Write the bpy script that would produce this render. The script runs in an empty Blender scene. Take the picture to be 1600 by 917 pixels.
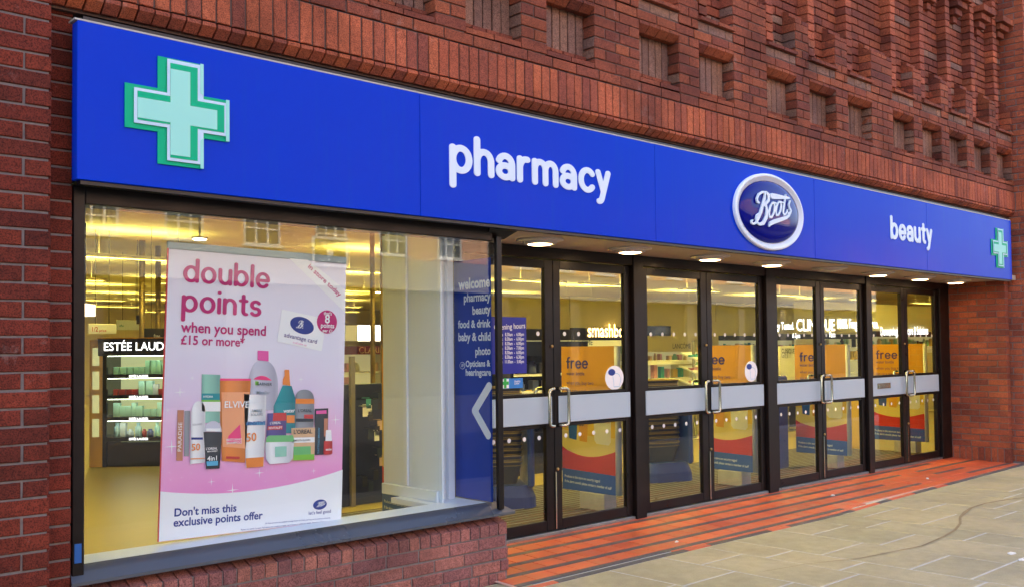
import bpy, bmesh, math, random
import numpy as np
from mathutils import Vector, Matrix
random.seed(7)
SC = bpy.context.scene
COL = SC.collection
R_ = math.radians

# ------------------------------------------------------------------ camera
CAMP = np.array([0.0, -4.49, 1.42])
FPX = 1509.8
PPX, PPY = 804.4, 498.5
RC = np.array([[0.73322702, -0.67989441, -0.01103303],
               [0.01383141, 0.03113452, -0.9994195],
               [0.67984324, 0.73264878, 0.03223257]])
cd = bpy.data.cameras.new('camera'); cam = bpy.data.objects.new('camera', cd); COL.objects.link(cam)
cd.sensor_fit = 'HORIZONTAL'; cd.sensor_width = 36.0; cd.lens = 36.0 * FPX / 1600
cd.shift_x = (800 - PPX) / 1600; cd.shift_y = (PPY - 458.5) / 1600
cd.clip_start = 0.05; cd.clip_end = 500
M = Matrix.Identity(4)
for i in range(3):
    M[i][0] = RC[0][i]; M[i][1] = -RC[1][i]; M[i][2] = -RC[2][i]; M[i][3] = CAMP[i]
cam.matrix_world = M
SC.camera = cam

# ------------------------------------------------------------------ sky, sun, exposure
w = bpy.data.worlds.new('World'); SC.world = w; w.use_nodes = True
nt = w.node_tree; bg = nt.nodes['Background']
sk = nt.nodes.new('ShaderNodeTexSky'); sk.sky_type = 'NISHITA'; sk.sun_disc = False
SUN_EL, SUN_AZ = 42.0, 338.0           # azimuth: clockwise from +Y
sk.sun_elevation = R_(SUN_EL); sk.sun_rotation = R_(SUN_AZ)
sk.dust_density = 4.0; sk.air_density = 0.9; sk.ozone_density = 0.3
nt.links.new(sk.outputs[0], bg.inputs[0]); bg.inputs[1].default_value = 0.15
sd = bpy.data.lights.new('sun', 'SUN'); sd.energy = 2.2; sd.angle = R_(1.0); sd.color = (1.0, 0.95, 0.88)
so = bpy.data.objects.new('sun', sd); COL.objects.link(so)
az, el = R_(SUN_AZ), R_(SUN_EL)
sdir = Vector((math.sin(az) * math.cos(el), math.cos(az) * math.cos(el), math.sin(el)))
so.rotation_euler = sdir.to_track_quat('Z', 'Y').to_euler()
so.location = (0, 8, 12)
SC.view_settings.view_transform = 'Standard'; SC.view_settings.look = 'None'
SC.view_settings.exposure = 2.55; SC.view_settings.gamma = 1.0
SC.view_settings.use_curve_mapping = False
SC.render.engine = 'CYCLES'
SC.cycles.use_denoising = True
try: SC.cycles.denoiser = 'OPENIMAGEDENOISE'
except Exception: pass
SC.cycles.max_bounces = 8; SC.cycles.transparent_max_bounces = 24
SC.cycles.diffuse_bounces = 4; SC.cycles.glossy_bounces = 4
SC.cycles.caustics_reflective = False; SC.cycles.caustics_refractive = False
SC.cycles.sample_clamp_indirect = 6.0

# ------------------------------------------------------------------ measuring helpers (photo pixel -> point on a known plane)
def _ray(x, y):
    return RC.T @ np.array([(x - PPX) / FPX, (y - PPY) / FPX, 1.0])
def PY(x, y, Y):
    d = _ray(x, y); return Vector(CAMP + d * ((Y - CAMP[1]) / d[1]))
def PZ(x, y, Z):
    d = _ray(x, y); return Vector(CAMP + d * ((Z - CAMP[2]) / d[2]))
def PX(x, y, X):
    d = _ray(x, y); return Vector(CAMP + d * ((X - CAMP[0]) / d[0]))
def onp(axis, val):
    return {'x': lambda a, b: PX(a, b, val), 'y': lambda a, b: PY(a, b, val), 'z': lambda a, b: PZ(a, b, val)}[axis]
def pxsize(p):
    q = RC @ (np.array(p) - CAMP); return FPX / max(q[2], .1)

# ------------------------------------------------------------------ materials
def srgb(r, g, b):
    f = lambda c: (c / 255 / 12.92) if c / 255 <= .04045 else ((c / 255 + .055) / 1.055) ** 2.4
    return (f(r), f(g), f(b), 1.0)
MATS = {}
def new_mat(name):
    m = bpy.data.materials.new(name); m.use_nodes = True; MATS[name] = m
    return m, m.node_tree, m.node_tree.nodes['Principled BSDF']
def plain(name, col, rough=.5, metal=0.0, spec=.5, noise=0.0, nscale=20, bump=0.0, bscale=80, emit=None, es=0.0, coat=0.0):
    if name in MATS: return MATS[name]
    m, t, b = new_mat(name)
    b.inputs['Base Color'].default_value = col; b.inputs['Roughness'].default_value = rough
    b.inputs['Metallic'].default_value = metal; b.inputs['Specular IOR Level'].default_value = spec
    if coat: b.inputs['Coat Weight'].default_value = coat; b.inputs['Coat Roughness'].default_value = .06
    if emit: b.inputs['Emission Color'].default_value = emit; b.inputs['Emission Strength'].default_value = es
    if noise or bump:
        tc = t.nodes.new('ShaderNodeTexCoord')
    if noise:
        n = t.nodes.new('ShaderNodeTexNoise'); n.inputs['Scale'].default_value = nscale; n.inputs['Detail'].default_value = 6
        t.links.new(tc.outputs['Object'], n.inputs['Vector'])
        mx = t.nodes.new('ShaderNodeMix'); mx.data_type = 'RGBA'; mx.blend_type = 'MULTIPLY'
        mx.inputs[0].default_value = 1.0
        mr = t.nodes.new('ShaderNodeMapRange'); mr.inputs[1].default_value = .25; mr.inputs[2].default_value = .75
        mr.inputs[3].default_value = 1 - noise; mr.inputs[4].default_value = 1 + noise * .5
        t.links.new(n.outputs[0], mr.inputs[0])
        mx.inputs[6].default_value = col; t.links.new(mr.outputs[0], mx.inputs[7])
        t.links.new(mx.outputs[2], b.inputs['Base Color'])
        rr = t.nodes.new('ShaderNodeMapRange'); rr.inputs[1].default_value = .3; rr.inputs[2].default_value = .7
        rr.inputs[3].default_value = max(0, rough - .08); rr.inputs[4].default_value = min(1, rough + .1)
        t.links.new(n.outputs[0], rr.inputs[0]); t.links.new(rr.outputs[0], b.inputs['Roughness'])
    if bump:
        n2 = t.nodes.new('ShaderNodeTexNoise'); n2.inputs['Scale'].default_value = bscale; n2.inputs['Detail'].default_value = 4
        t.links.new(tc.outputs['Object'], n2.inputs['Vector'])
        bp = t.nodes.new('ShaderNodeBump'); bp.inputs['Strength'].default_value = bump; bp.inputs['Distance'].default_value = .004
        t.links.new(n2.outputs[0], bp.inputs['Height']); t.links.new(bp.outputs[0], b.inputs['Normal'])
    return m
def ramp_node(t, stops):
    r = t.nodes.new('ShaderNodeValToRGB'); e = r.color_ramp.elements
    while len(e) < len(stops): e.new(.5)
    for el_, (p, c) in zip(e, stops): el_.position = p; el_.color = c
    return r
def brick_mat(name, stops, stain=.38):
    m, t, b = new_mat(name)
    at = t.nodes.new('ShaderNodeAttribute'); at.attribute_name = 'rnd'
    oi = t.nodes.new('ShaderNodeObjectInfo')
    ad = t.nodes.new('ShaderNodeMath'); ad.operation = 'ADD'
    t.links.new(at.outputs['Fac'], ad.inputs[0]); t.links.new(oi.outputs['Random'], ad.inputs[1])
    fr = t.nodes.new('ShaderNodeMath'); fr.operation = 'FRACT'; t.links.new(ad.outputs[0], fr.inputs[0])
    rp = ramp_node(t, stops); t.links.new(fr.outputs[0], rp.inputs[0])
    ge = t.nodes.new('ShaderNodeNewGeometry')
    n1 = t.nodes.new('ShaderNodeTexNoise'); n1.inputs['Scale'].default_value = 2.3; n1.inputs['Detail'].default_value = 5
    n2 = t.nodes.new('ShaderNodeTexNoise'); n2.inputs['Scale'].default_value = 170; n2.inputs['Detail'].default_value = 3
    n3 = t.nodes.new('ShaderNodeTexNoise'); n3.inputs['Scale'].default_value = 38; n3.inputs['Detail'].default_value = 6
    for n in (n1, n2, n3): t.links.new(ge.outputs['Position'], n.inputs['Vector'])
    def mr(src, a, b_, c, d):
        x = t.nodes.new('ShaderNodeMapRange'); x.inputs[1].default_value = a; x.inputs[2].default_value = b_
        x.inputs[3].default_value = c; x.inputs[4].default_value = d; t.links.new(src, x.inputs[0]); return x.outputs[0]
    f1 = mr(n1.outputs[0], .3, .7, 1 - stain, 1 + stain * .6)
    f2 = mr(n2.outputs[0], .36, .56, .45, 1.12)
    f3 = mr(n3.outputs[0], .3, .7, .78, 1.15)
    def mul(a, b_):
        x = t.nodes.new('ShaderNodeMath'); x.operation = 'MULTIPLY'; t.links.new(a, x.inputs[0]); t.links.new(b_, x.inputs[1]); return x.outputs[0]
    f = mul(mul(f1, f2), f3)
    mx = t.nodes.new('ShaderNodeMix'); mx.data_type = 'RGBA'; mx.blend_type = 'MULTIPLY'; mx.inputs[0].default_value = 1
    t.links.new(rp.outputs[0], mx.inputs[6]); t.links.new(f, mx.inputs[7])
    # pale lime bloom here and there
    n4 = t.nodes.new('ShaderNodeTexNoise'); n4.inputs['Scale'].default_value = 5.5; n4.inputs['Detail'].default_value = 9; n4.inputs['Roughness'].default_value = .75
    t.links.new(ge.outputs['Position'], n4.inputs['Vector'])
    bl = mr(n4.outputs[0], .6, .8, 0, .5)
    m2 = t.nodes.new('ShaderNodeMix'); m2.data_type = 'RGBA'; t.links.new(bl, m2.inputs[0]); t.links.new(mx.outputs[2], m2.inputs[6])
    m2.inputs[7].default_value = srgb(178, 160, 150)
    t.links.new(m2.outputs[2], b.inputs['Base Color'])
    b.inputs['Roughness'].default_value = .88; b.inputs['Specular IOR Level'].default_value = .25
    bp = t.nodes.new('ShaderNodeBump'); bp.inputs['Strength'].default_value = .55; bp.inputs['Distance'].default_value = .003
    t.links.new(mul(n2.outputs[0], n3.outputs[0]), bp.inputs['Height']); t.links.new(bp.outputs[0], b.inputs['Normal'])
    return m
brick_mat('brick_red', [(0, srgb(169, 89, 62)), (.2, srgb(186, 99, 66)), (.4, srgb(156, 83, 62)), (.6, srgb(195, 105, 68)), (.8, srgb(143, 76, 60)), (1, srgb(176, 92, 64))])
brick_mat('brick_brown', [(0, srgb(142, 74, 52)), (.2, srgb(157, 83, 55)), (.4, srgb(131, 69, 52)), (.6, srgb(164, 89, 57)), (.8, srgb(120, 63, 50)), (1, srgb(147, 77, 53))])
brick_mat('brick_purple', [(0, srgb(160, 103, 93)), (.25, srgb(145, 92, 87)), (.5, srgb(174, 112, 95)), (.75, srgb(138, 90, 87)), (1, srgb(168, 108, 96))])
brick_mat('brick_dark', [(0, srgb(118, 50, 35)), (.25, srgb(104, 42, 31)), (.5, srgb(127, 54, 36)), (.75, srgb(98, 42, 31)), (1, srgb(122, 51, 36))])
brick_mat('brick_grey', [(0, srgb(146, 106, 88)), (.3, srgb(128, 94, 80)), (.6, srgb(157, 115, 92)), (1, srgb(134, 100, 88))])
plain('mortar_dark', srgb(96, 76, 68), .95, noise=.3, nscale=40, bump=.4)
plain('mortar_pale', srgb(126, 118, 114), .95, noise=.25, nscale=30, bump=.4)

def glass_mat(name, boost=1.0, tint=(1, 1, 1, 1)):
    m = bpy.data.materials.new(name); m.use_nodes = True; t = m.node_tree; t.nodes.clear(); MATS[name] = m
    o = t.nodes.new('ShaderNodeOutputMaterial'); mx = t.nodes.new('ShaderNodeMixShader')
    tr = t.nodes.new('ShaderNodeBsdfTransparent'); tr.inputs[0].default_value = tint
    gl = t.nodes.new('ShaderNodeBsdfGlossy'); gl.inputs['Roughness'].default_value = 0.0
    fr = t.nodes.new('ShaderNodeFresnel'); fr.inputs[0].default_value = 1.52
    ge = t.nodes.new('ShaderNodeNewGeometry')
    iv = t.nodes.new('ShaderNodeMath'); iv.operation = 'SUBTRACT'; iv.inputs[0].default_value = 1; t.links.new(ge.outputs['Backfacing'], iv.inputs[1])
    a = t.nodes.new('ShaderNodeMath'); a.operation = 'MULTIPLY'; a.inputs[1].default_value = 1.6 * boost; t.links.new(fr.outputs[0], a.inputs[0])
    b = t.nodes.new('ShaderNodeMath'); b.operation = 'MULTIPLY'; b.use_clamp = True
    t.links.new(a.outputs[0], b.inputs[0]); t.links.new(iv.outputs[0], b.inputs[1])
    # float glass is never perfectly flat: faint ripple in the reflection
    n = t.nodes.new('ShaderNodeTexNoise'); n.inputs['Scale'].default_value = 1.3; n.inputs['Detail'].default_value = 1
    bp = t.nodes.new('ShaderNodeBump'); bp.inputs['Strength'].default_value = .02; bp.inputs['Distance'].default_value = .05
    t.links.new(ge.outputs['Position'], n.inputs['Vector']); t.links.new(n.outputs[0], bp.inputs['Height']); t.links.new(bp.outputs[0], gl.inputs['Normal'])
    t.links.new(b.outputs[0], mx.inputs[0]); t.links.new(tr.outputs[0], mx.inputs[1]); t.links.new(gl.outputs[0], mx.inputs[2])
    t.links.new(mx.outputs[0], o.inputs[0])
    return m
glass_mat('glass', 1.0, (.97, .985, .97, 1))

# ------------------------------------------------------------------ object helpers
def wm(o):
    if o.parent is None: return o.matrix_basis.copy()
    return wm(o.parent) @ o.matrix_parent_inverse @ o.matrix_basis
def link(o, parent=None, local=False):
    """link; a child keeps the world coordinates it was built in unless local"""
    COL.objects.link(o)
    if parent is not None:
        o.parent = parent
        if not local: o.matrix_parent_inverse = wm(parent).inverted()
    return o
def tag(o, label=None, cat=None, group=None, kind=None):
    if label: o['label'] = label
    if cat: o['category'] = cat
    if group: o['group'] = group
    if kind: o['kind'] = kind
    return o
def empty(name, loc=(0, 0, 0), rz=0.0, label=None, cat=None, group=None, kind=None):
    o = bpy.data.objects.new(name, None); o.location = loc; o.rotation_euler = (0, 0, rz); o.empty_display_size = .1
    link(o); return tag(o, label, cat, group, kind)
class MB:
    def __init__(s): s.v = []; s.f = []; s.sm = []
    def add(s, vs, fs, smooth=False):
        k = len(s.v); s.v += [tuple(q) for q in vs]
        for f in fs: s.f.append([i + k for i in f]); s.sm.append(smooth)
        return s
    def box(s, x0, x1, y0, y1, z0, z1, c=0.0):
        if x1 < x0: x0, x1 = x1, x0
        if y1 < y0: y0, y1 = y1, y0
        if z1 < z0: z0, z1 = z1, z0
        if c <= 0:
            vs = [(x, y, z) for z in (z0, z1) for y in (y0, y1) for x in (x0, x1)]
            return s.add(vs, [(0, 2, 3, 1), (4, 5, 7, 6), (0, 1, 5, 4), (2, 6, 7, 3), (0, 4, 6, 2), (1, 3, 7, 5)])
        bm = bmesh.new(); bmesh.ops.create_cube(bm, size=1)
        for q in bm.verts: q.co = Vector(((x0 + x1) / 2 + q.co.x * (x1 - x0), (y0 + y1) / 2 + q.co.y * (y1 - y0), (z0 + z1) / 2 + q.co.z * (z1 - z0)))
        bmesh.ops.bevel(bm, geom=bm.edges[:], offset=c, segments=1, affect='EDGES', profile=.5)
        bm.verts.index_update(); s.add([q.co[:] for q in bm.verts], [[q.index for q in f.verts] for f in bm.faces]); bm.free(); return s
    def tube(s, pts, r, n=10, cap=True, smooth=True):
        pts = [Vector(p) for p in pts]; rr = r if isinstance(r, (list, tuple)) else [r] * len(pts)
        k = len(s.v); up = None
        for i, p in enumerate(pts):
            t_ = (pts[min(i + 1, len(pts) - 1)] - pts[max(i - 1, 0)]).normalized()
            if up is None:
                up = Vector((0, 0, 1)) if abs(t_.z) < .9 else Vector((1, 0, 0))
            u = t_.cross(up).normalized(); v = u.cross(t_).normalized(); up = v
            for j in range(n):
                a = 2 * math.pi * j / n; s.v.append(tuple(p + (u * math.cos(a) + v * math.sin(a)) * rr[i]))
        for i in range(len(pts) - 1):
            for j in range(n):
                a, b = k + i * n + j, k + i * n + (j + 1) % n
                s.f.append([a, b, b + n, a + n]); s.sm.append(smooth)
        if cap:
            s.f.append([k + j for j in range(n)][::-1]); s.sm.append(False)
            e = k + (len(pts) - 1) * n; s.f.append([e + j for j in range(n)]); s.sm.append(False)
        return s
    def lathe(s, prof, c=(0, 0, 0), n=24, smooth=True):
        k = len(s.v); c = Vector(c)
        for (r, z) in prof:
            for j in range(n):
                a = 2 * math.pi * j / n; s.v.append(tuple(c + Vector((r * math.cos(a), r * math.sin(a), z))))
        for i in range(len(prof) - 1):
            for j in range(n):
                a, b = k + i * n + j, k + i * n + (j + 1) % n
                s.f.append([a, b, b + n, a + n]); s.sm.append(smooth)
        for e, fl in ((k, True), (k + (len(prof) - 1) * n, False)):
            q = [e + j for j in range(n)]; s.f.append(q[::-1] if fl else q); s.sm.append(False)
        return s
    def poly(s, pts, off):
        """thin prism of a polygon, extruded by vector off"""
        off = Vector(off); n = len(pts); a = [Vector(p) for p in pts]
        s.add(a + [p + off for p in a], [list(range(n))[::-1], list(range(n, 2 * n))] + [[i, (i + 1) % n, n + (i + 1) % n, n + i] for i in range(n)])
        return s
    def mesh(s, name, mat):
        me = bpy.data.meshes.new(name); me.from_pydata(s.v, [], s.f); me.validate()
        if len(s.sm) == len(me.polygons): me.polygons.foreach_set('use_smooth', s.sm)
        bm = bmesh.new(); bm.from_mesh(me); bmesh.ops.recalc_face_normals(bm, faces=bm.faces[:]); bm.to_mesh(me); bm.free()
        me.materials.append(MATS[mat] if isinstance(mat, str) else mat); return me
    def build(s, name, mat, parent=None, local=False):
        o = bpy.data.objects.new(name, s.mesh(name, mat)); return link(o, parent, local)
def boxo(name, mat, b, parent=None, c=0.0):
    return MB().box(*b, c).build(name, mat, parent)
def struct(o): o['kind'] = 'structure'; return o

# ------------------------------------------------------------------ lettering
_TX = {}
def text_mesh(s, mat, bold=0.0, extrude=.0):
    key = (s, mat, bold, extrude)
    if key in _TX: return _TX[key]
    cu = bpy.data.curves.new('lettering', 'FONT'); cu.body = s; cu.size = 1; cu.offset = bold; cu.extrude = extrude; cu.resolution_u = 3
    ob = bpy.data.objects.new('tmp', cu); COL.objects.link(ob)
    dg = bpy.context.evaluated_depsgraph_get(); me = bpy.data.meshes.new_from_object(ob.evaluated_get(dg))
    bpy.data.objects.remove(ob); me.materials.clear(); me.materials.append(MATS[mat]); me.name = 'lettering'
    _TX[key] = me; return me
def arc(cx, cy, rx, ry, a0, a1, n=20):
    return [(cx + rx * math.cos(R_(a0 + (a1 - a0) * i / n)), cy + ry * math.sin(R_(a0 + (a1 - a0) * i / n))) for i in range(n + 1)]
H = .135
GL = {}
_b = arc(.5, .5, .365, .365, 0, 360, 32)
GL['o'] = (1.0, [_b]); GL['p'] = (1.0, [[(.135, -.36), (.135, .865)], _b]); GL['b'] = (1.0, [[(.135, 1.25), (.135, .135)], _b])
GL['d'] = (1.0, [[(.865, 1.25), (.865, .135)], _b]); GL['l'] = (.27, [[(.135, 1.25), (.135, .135)]])
GL['h'] = (.92, [[(.135, 1.25), (.135, .135)], arc(.46, .54, .325, .325, 180, 0) + [(.785, .135)]])
GL['n'] = (.92, [[(.135, .865), (.135, .135)], arc(.46, .54, .325, .325, 180, 0) + [(.785, .135)]])
GL['m'] = (1.36, [[(.135, .865), (.135, .135)], arc(.41, .59, .275, .275, 180, 0) + [(.685, .135)], arc(.955, .59, .27, .275, 180, 0) + [(1.225, .135)]])
GL['u'] = (.92, [[(.785, .865), (.785, .135)], [(.135, .865)] + arc(.46, .46, .325, .325, 180, 360)])
GL['r'] = (.66, [[(.135, .865), (.135, .135)], arc(.46, .53, .325, .335, 180, 80)])
GL['c'] = (.88, [arc(.5, .5, .365, .365, 42, 318, 28)])
GL['e'] = (.98, [[(.17, .49), (.84, .49)] + arc(.5, .5, .365, .365, 0, 318, 30)])
GL['a'] = (.93, [arc(.45, .56, .33, .305, 155, 0) + [(.78, .135)], arc(.44, .335, .305, .2, 0, 360, 28), ])
GL['y'] = (.86, [[(.135, .865), (.44, .15)], [(.725, .865), (.44, .12), (.37, -.06)] + arc(.2, -.02, .17, .2, -25, -95, 8)])
GL['t'] = (.64, [[(.32, 1.13), (.32, .34)] + arc(.5, .335, .18, .2, 180, 280, 8), [(.135, .865), (.52, .865)]])
GL['i'] = (.27, [[(.135, .865), (.135, .135)], [(.135, 1.2), (.135, 1.21)]])
GL['s'] = (.8, [arc(.41, .685, .265, .185, 35, 180, 12) + arc(.41, .32, .265, .185, 88, -150, 20)])
GL['s'] = (.8, [arc(.4, .68, .25, .19, 30, 268, 18) + arc(.4, .315, .265, .185, 88, -150, 20)])
GL['f'] = (.62, [arc(.47, 1.02, .2, .2, 75, 180, 10) + [(.27, .135)], [(.1, .8), (.5, .8)]])
def contour(strokes, h=None, res=.028):
    """outline loops of the union of round-ended strokes; each stroke: list of (x, y[, half width])"""
    seg = []
    for st in strokes:
        st = [(q[0], q[1], q[2] if len(q) > 2 else h) for q in st]
        seg += list(zip(st[:-1], st[1:]))
    A = np.array([s[0] for s in seg]); B = np.array([s[1] for s in seg])
    mn = np.minimum(A, B)[:, :2].min(0) - .3; mx = np.maximum(A, B)[:, :2].max(0) + .3
    xs = np.arange(mn[0], mx[0] + res, res); ys = np.arange(mn[1], mx[1] + res, res)
    gx, gy = np.meshgrid(xs, ys); D = np.full(gx.shape, 9.0)
    for a, b in zip(A, B):
        d = b[:2] - a[:2]; L = max(d @ d, 1e-9)
        t_ = np.clip(((gx - a[0]) * d[0] + (gy - a[1]) * d[1]) / L, 0, 1)
        D = np.minimum(D, np.hypot(gx - a[0] - t_ * d[0], gy - a[1] - t_ * d[1]) - (a[2] + t_ * (b[2] - a[2])))
    D[np.abs(D) < 1e-6] = 1e-6
    nxt = {}; ny, nx = D.shape; ins = D < 0
    def ed(i, j, e):
        if e == 0: p, q = (i, j), (i, j + 1)
        elif e == 1: p, q = (i, j + 1), (i + 1, j + 1)
        elif e == 2: p, q = (i + 1, j), (i + 1, j + 1)
        else: p, q = (i, j), (i + 1, j)
        return (p, q)
    tab = {1: [(3, 0)], 2: [(0, 1)], 3: [(3, 1)], 4: [(1, 2)], 5: [(3, 2), (1, 0)], 6: [(0, 2)], 7: [(3, 2)], 8: [(2, 3)], 9: [(2, 0)], 10: [(0, 3), (2, 1)], 11: [(2, 1)], 12: [(1, 3)], 13: [(1, 0)], 14: [(0, 3)]}
    code = ins[:-1, :-1] * 1 + ins[:-1, 1:] * 2 + ins[1:, 1:] * 4 + ins[1:, :-1] * 8
    for i, j in np.argwhere((code > 0) & (code < 15)):
        for a, b in tab[int(code[i, j])]: nxt[ed(i, j, a)] = ed(i, j, b)
    loops = []
    def pos(k):
        (i, j), (i2, j2) = k; a, b = D[i, j], D[i2, j2]; t_ = a / (a - b)
        return (xs[j] + (xs[j2] - xs[j]) * t_, ys[i] + (ys[i2] - ys[i]) * t_)
    while nxt:
        k0 = next(iter(nxt)); k = k0; lp = []
        while k in nxt:
            lp.append(pos(k)); k = nxt.pop(k)
        # light smoothing
        n = len(lp); lp = [((lp[i - 1][0] + 2 * lp[i][0] + lp[(i + 1) % n][0]) / 4, (lp[i - 1][1] + 2 * lp[i][1] + lp[(i + 1) % n][1]) / 4) for i in range(n)]
        if n > 6: loops.append(lp)
    return loops
def loops_mesh(loops, mat, extrude):
    cu = bpy.data.curves.new('lettering', 'CURVE'); cu.dimensions = '2D'; cu.fill_mode = 'BOTH'; cu.extrude = extrude
    for lp in loops:
        sp = cu.splines.new('POLY'); sp.points.add(len(lp) - 1); sp.use_cyclic_u = True
        for p, q in zip(sp.points, lp): p.co = (q[0], q[1], 0, 1)
    ob = bpy.data.objects.new('tmp', cu); COL.objects.link(ob)
    dg = bpy.context.evaluated_depsgraph_get(); me = bpy.data.meshes.new_from_object(ob.evaluated_get(dg))
    bpy.data.objects.remove(ob); me.materials.clear(); me.materials.append(MATS[mat]); return me
_RG = {}
def round_glyph(ch, mat, extrude, h=H):
    k = (ch, mat, extrude, h)
    if k not in _RG:
        v = h * .76; f = (.5 - v) / .365                       # stems stouter than the horizontals, as in rounded sign faces
        lp = contour([[(x * .77, .5 + (y - .5) * f) for x, y in st] for st in GL[ch][1]], v, .022)
        _RG[k] = loops_mesh([[(x / .77, y) for x, y in l_] for l_ in lp], mat, extrude)
    return _RG[k]
def frame_axes(A, B, up=Vector((0, 0, 1))):
    ex = (B - A).normalized(); n = ex.cross(up).normalized()      # n points to the viewer's side for a wall read left to right
    ez = n.cross(ex).normalized(); return ex, ez, n
def place(me, name, A, ex, ey, n, sx, sy, off, parent, th=1.0):
    o = bpy.data.objects.new(name, me); link(o)
    m = Matrix.Identity(4)
    for i in range(3): m[i][0] = ex[i] * sx; m[i][1] = ey[i] * sy; m[i][2] = n[i] * th; m[i][3] = (A + n * off)[i]
    o.matrix_world = m
    if parent is not None:
        o.parent = parent; o.matrix_parent_inverse = wm(parent).inverted()
    return o
def text_at(s, A, B, mat, parent, off=.002, hfac=1.0, bold=.0, ext=.0, name='lettering', up=Vector((0, 0, 1))):
    """set a line of lettering so that it runs from A to B (3-D baseline ends)"""
    me = text_mesh(s, mat, bold, ext)
    xs = [v.co.x for v in me.vertices]; x0, x1 = min(xs), max(xs)
    ex, ez, n = frame_axes(A, B, up); k = (B - A).length / (x1 - x0)
    return place(me, name, A - ex * (x0 * k), ex, ez, n, k, k * hfac, off, parent)
def round_text(s, A, B, mat, parent, off, depth, hfac=1.0, gap=.1, h=H, each=True, up=Vector((0, 0, 1))):
    tot = sum(GL[c][0] for c in s) + gap * (len(s) - 1); ex, ez, n = frame_axes(A, B, up); k = (B - A).length / tot
    x = 0.0; out = []
    for c in s:
        me = round_glyph(c, mat, .5, h)
        out.append(place(me, 'letter', A + ex * (x * k), ex, ez, n, k, k * hfac, off + depth / 2, parent, depth)); x += GL[c][0] + gap
    return out

# the script emblem: stroke centre lines (unit: emblem width about 1, origin at its middle)
_E = 6.55
def _lg(pts):
    o_ = []
    for x, y, wd in pts:
        p = PY(1140 + x / _E, 260 + y / _E, -.20); o_.append((p.x, p.z, wd / _E / 150 / 2 * .8))
    return o_
SCRIPT = [
 _lg([(305, 372, 18), (283, 362, 28), (277, 325, 26), (297, 280, 24), (340, 253, 22), (385, 258, 26), (412, 292, 36), (408, 345, 36), (380, 380, 30), (348, 392, 22)]),
 _lg([(372, 262, 20), (362, 330, 40), (342, 400, 42), (322, 470, 42), (296, 535, 34), (268, 590, 24), (238, 604, 20), (216, 590, 20), (214, 570, 20), (230, 562, 16)]),
 _lg([(350, 385, 24), (380, 410, 34), (390, 460, 44), (382, 530, 48), (352, 592, 42), (312, 610, 28), (282, 590, 22), (268, 550, 22), (275, 510, 20), (300, 490, 16)]),
 _lg([(450, 372, 18), (425, 420, 30), (412, 480, 32), (420, 530, 26), (444, 530, 20), (468, 480, 30), (478, 420, 30), (470, 378, 22), (450, 372, 18), (462, 366, 14), (500, 380, 14)]),
 _lg([(524, 362, 18), (500, 405, 30), (490, 460, 30), (496, 508, 24), (518, 508, 20), (542, 460, 28), (552, 405, 28), (545, 366, 22), (524, 362, 18), (545, 360, 12), (575, 375, 12)]),
 _lg([(603, 288, 18), (592, 350, 24), (580, 420, 28), (573, 475, 28), (582, 505, 22), (602, 498, 16), (625, 450, 12)]),
 _lg([(446, 298, 62), (500, 305, 54), (560, 313, 40), (610, 319, 28), (642, 323, 20)]),
 _lg([(652, 352, 16), (636, 395, 20), (646, 430, 26), (662, 460, 24), (652, 492, 22), (630, 492, 22), (622, 472, 16)]),
 _lg([(655, 480, 18), (640, 512, 30), (610, 535, 36), (540, 558, 42), (470, 580, 48), (428, 600, 44), (416, 628, 20)])]
_LC = PY(1201, 331, -.20)
SCRIPT = [[(x - _LC.x, z - _LC.z, h_) for x, z, h_ in s] for s in SCRIPT]
SCRIPT_LOOPS = contour(SCRIPT, None, .006)
_SM = {}
def script_mesh(mat, ext):
    k = (mat, ext)
    if k not in _SM: _SM[k] = loops_mesh(SCRIPT_LOOPS, mat, ext)
    return _SM[k]

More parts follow.
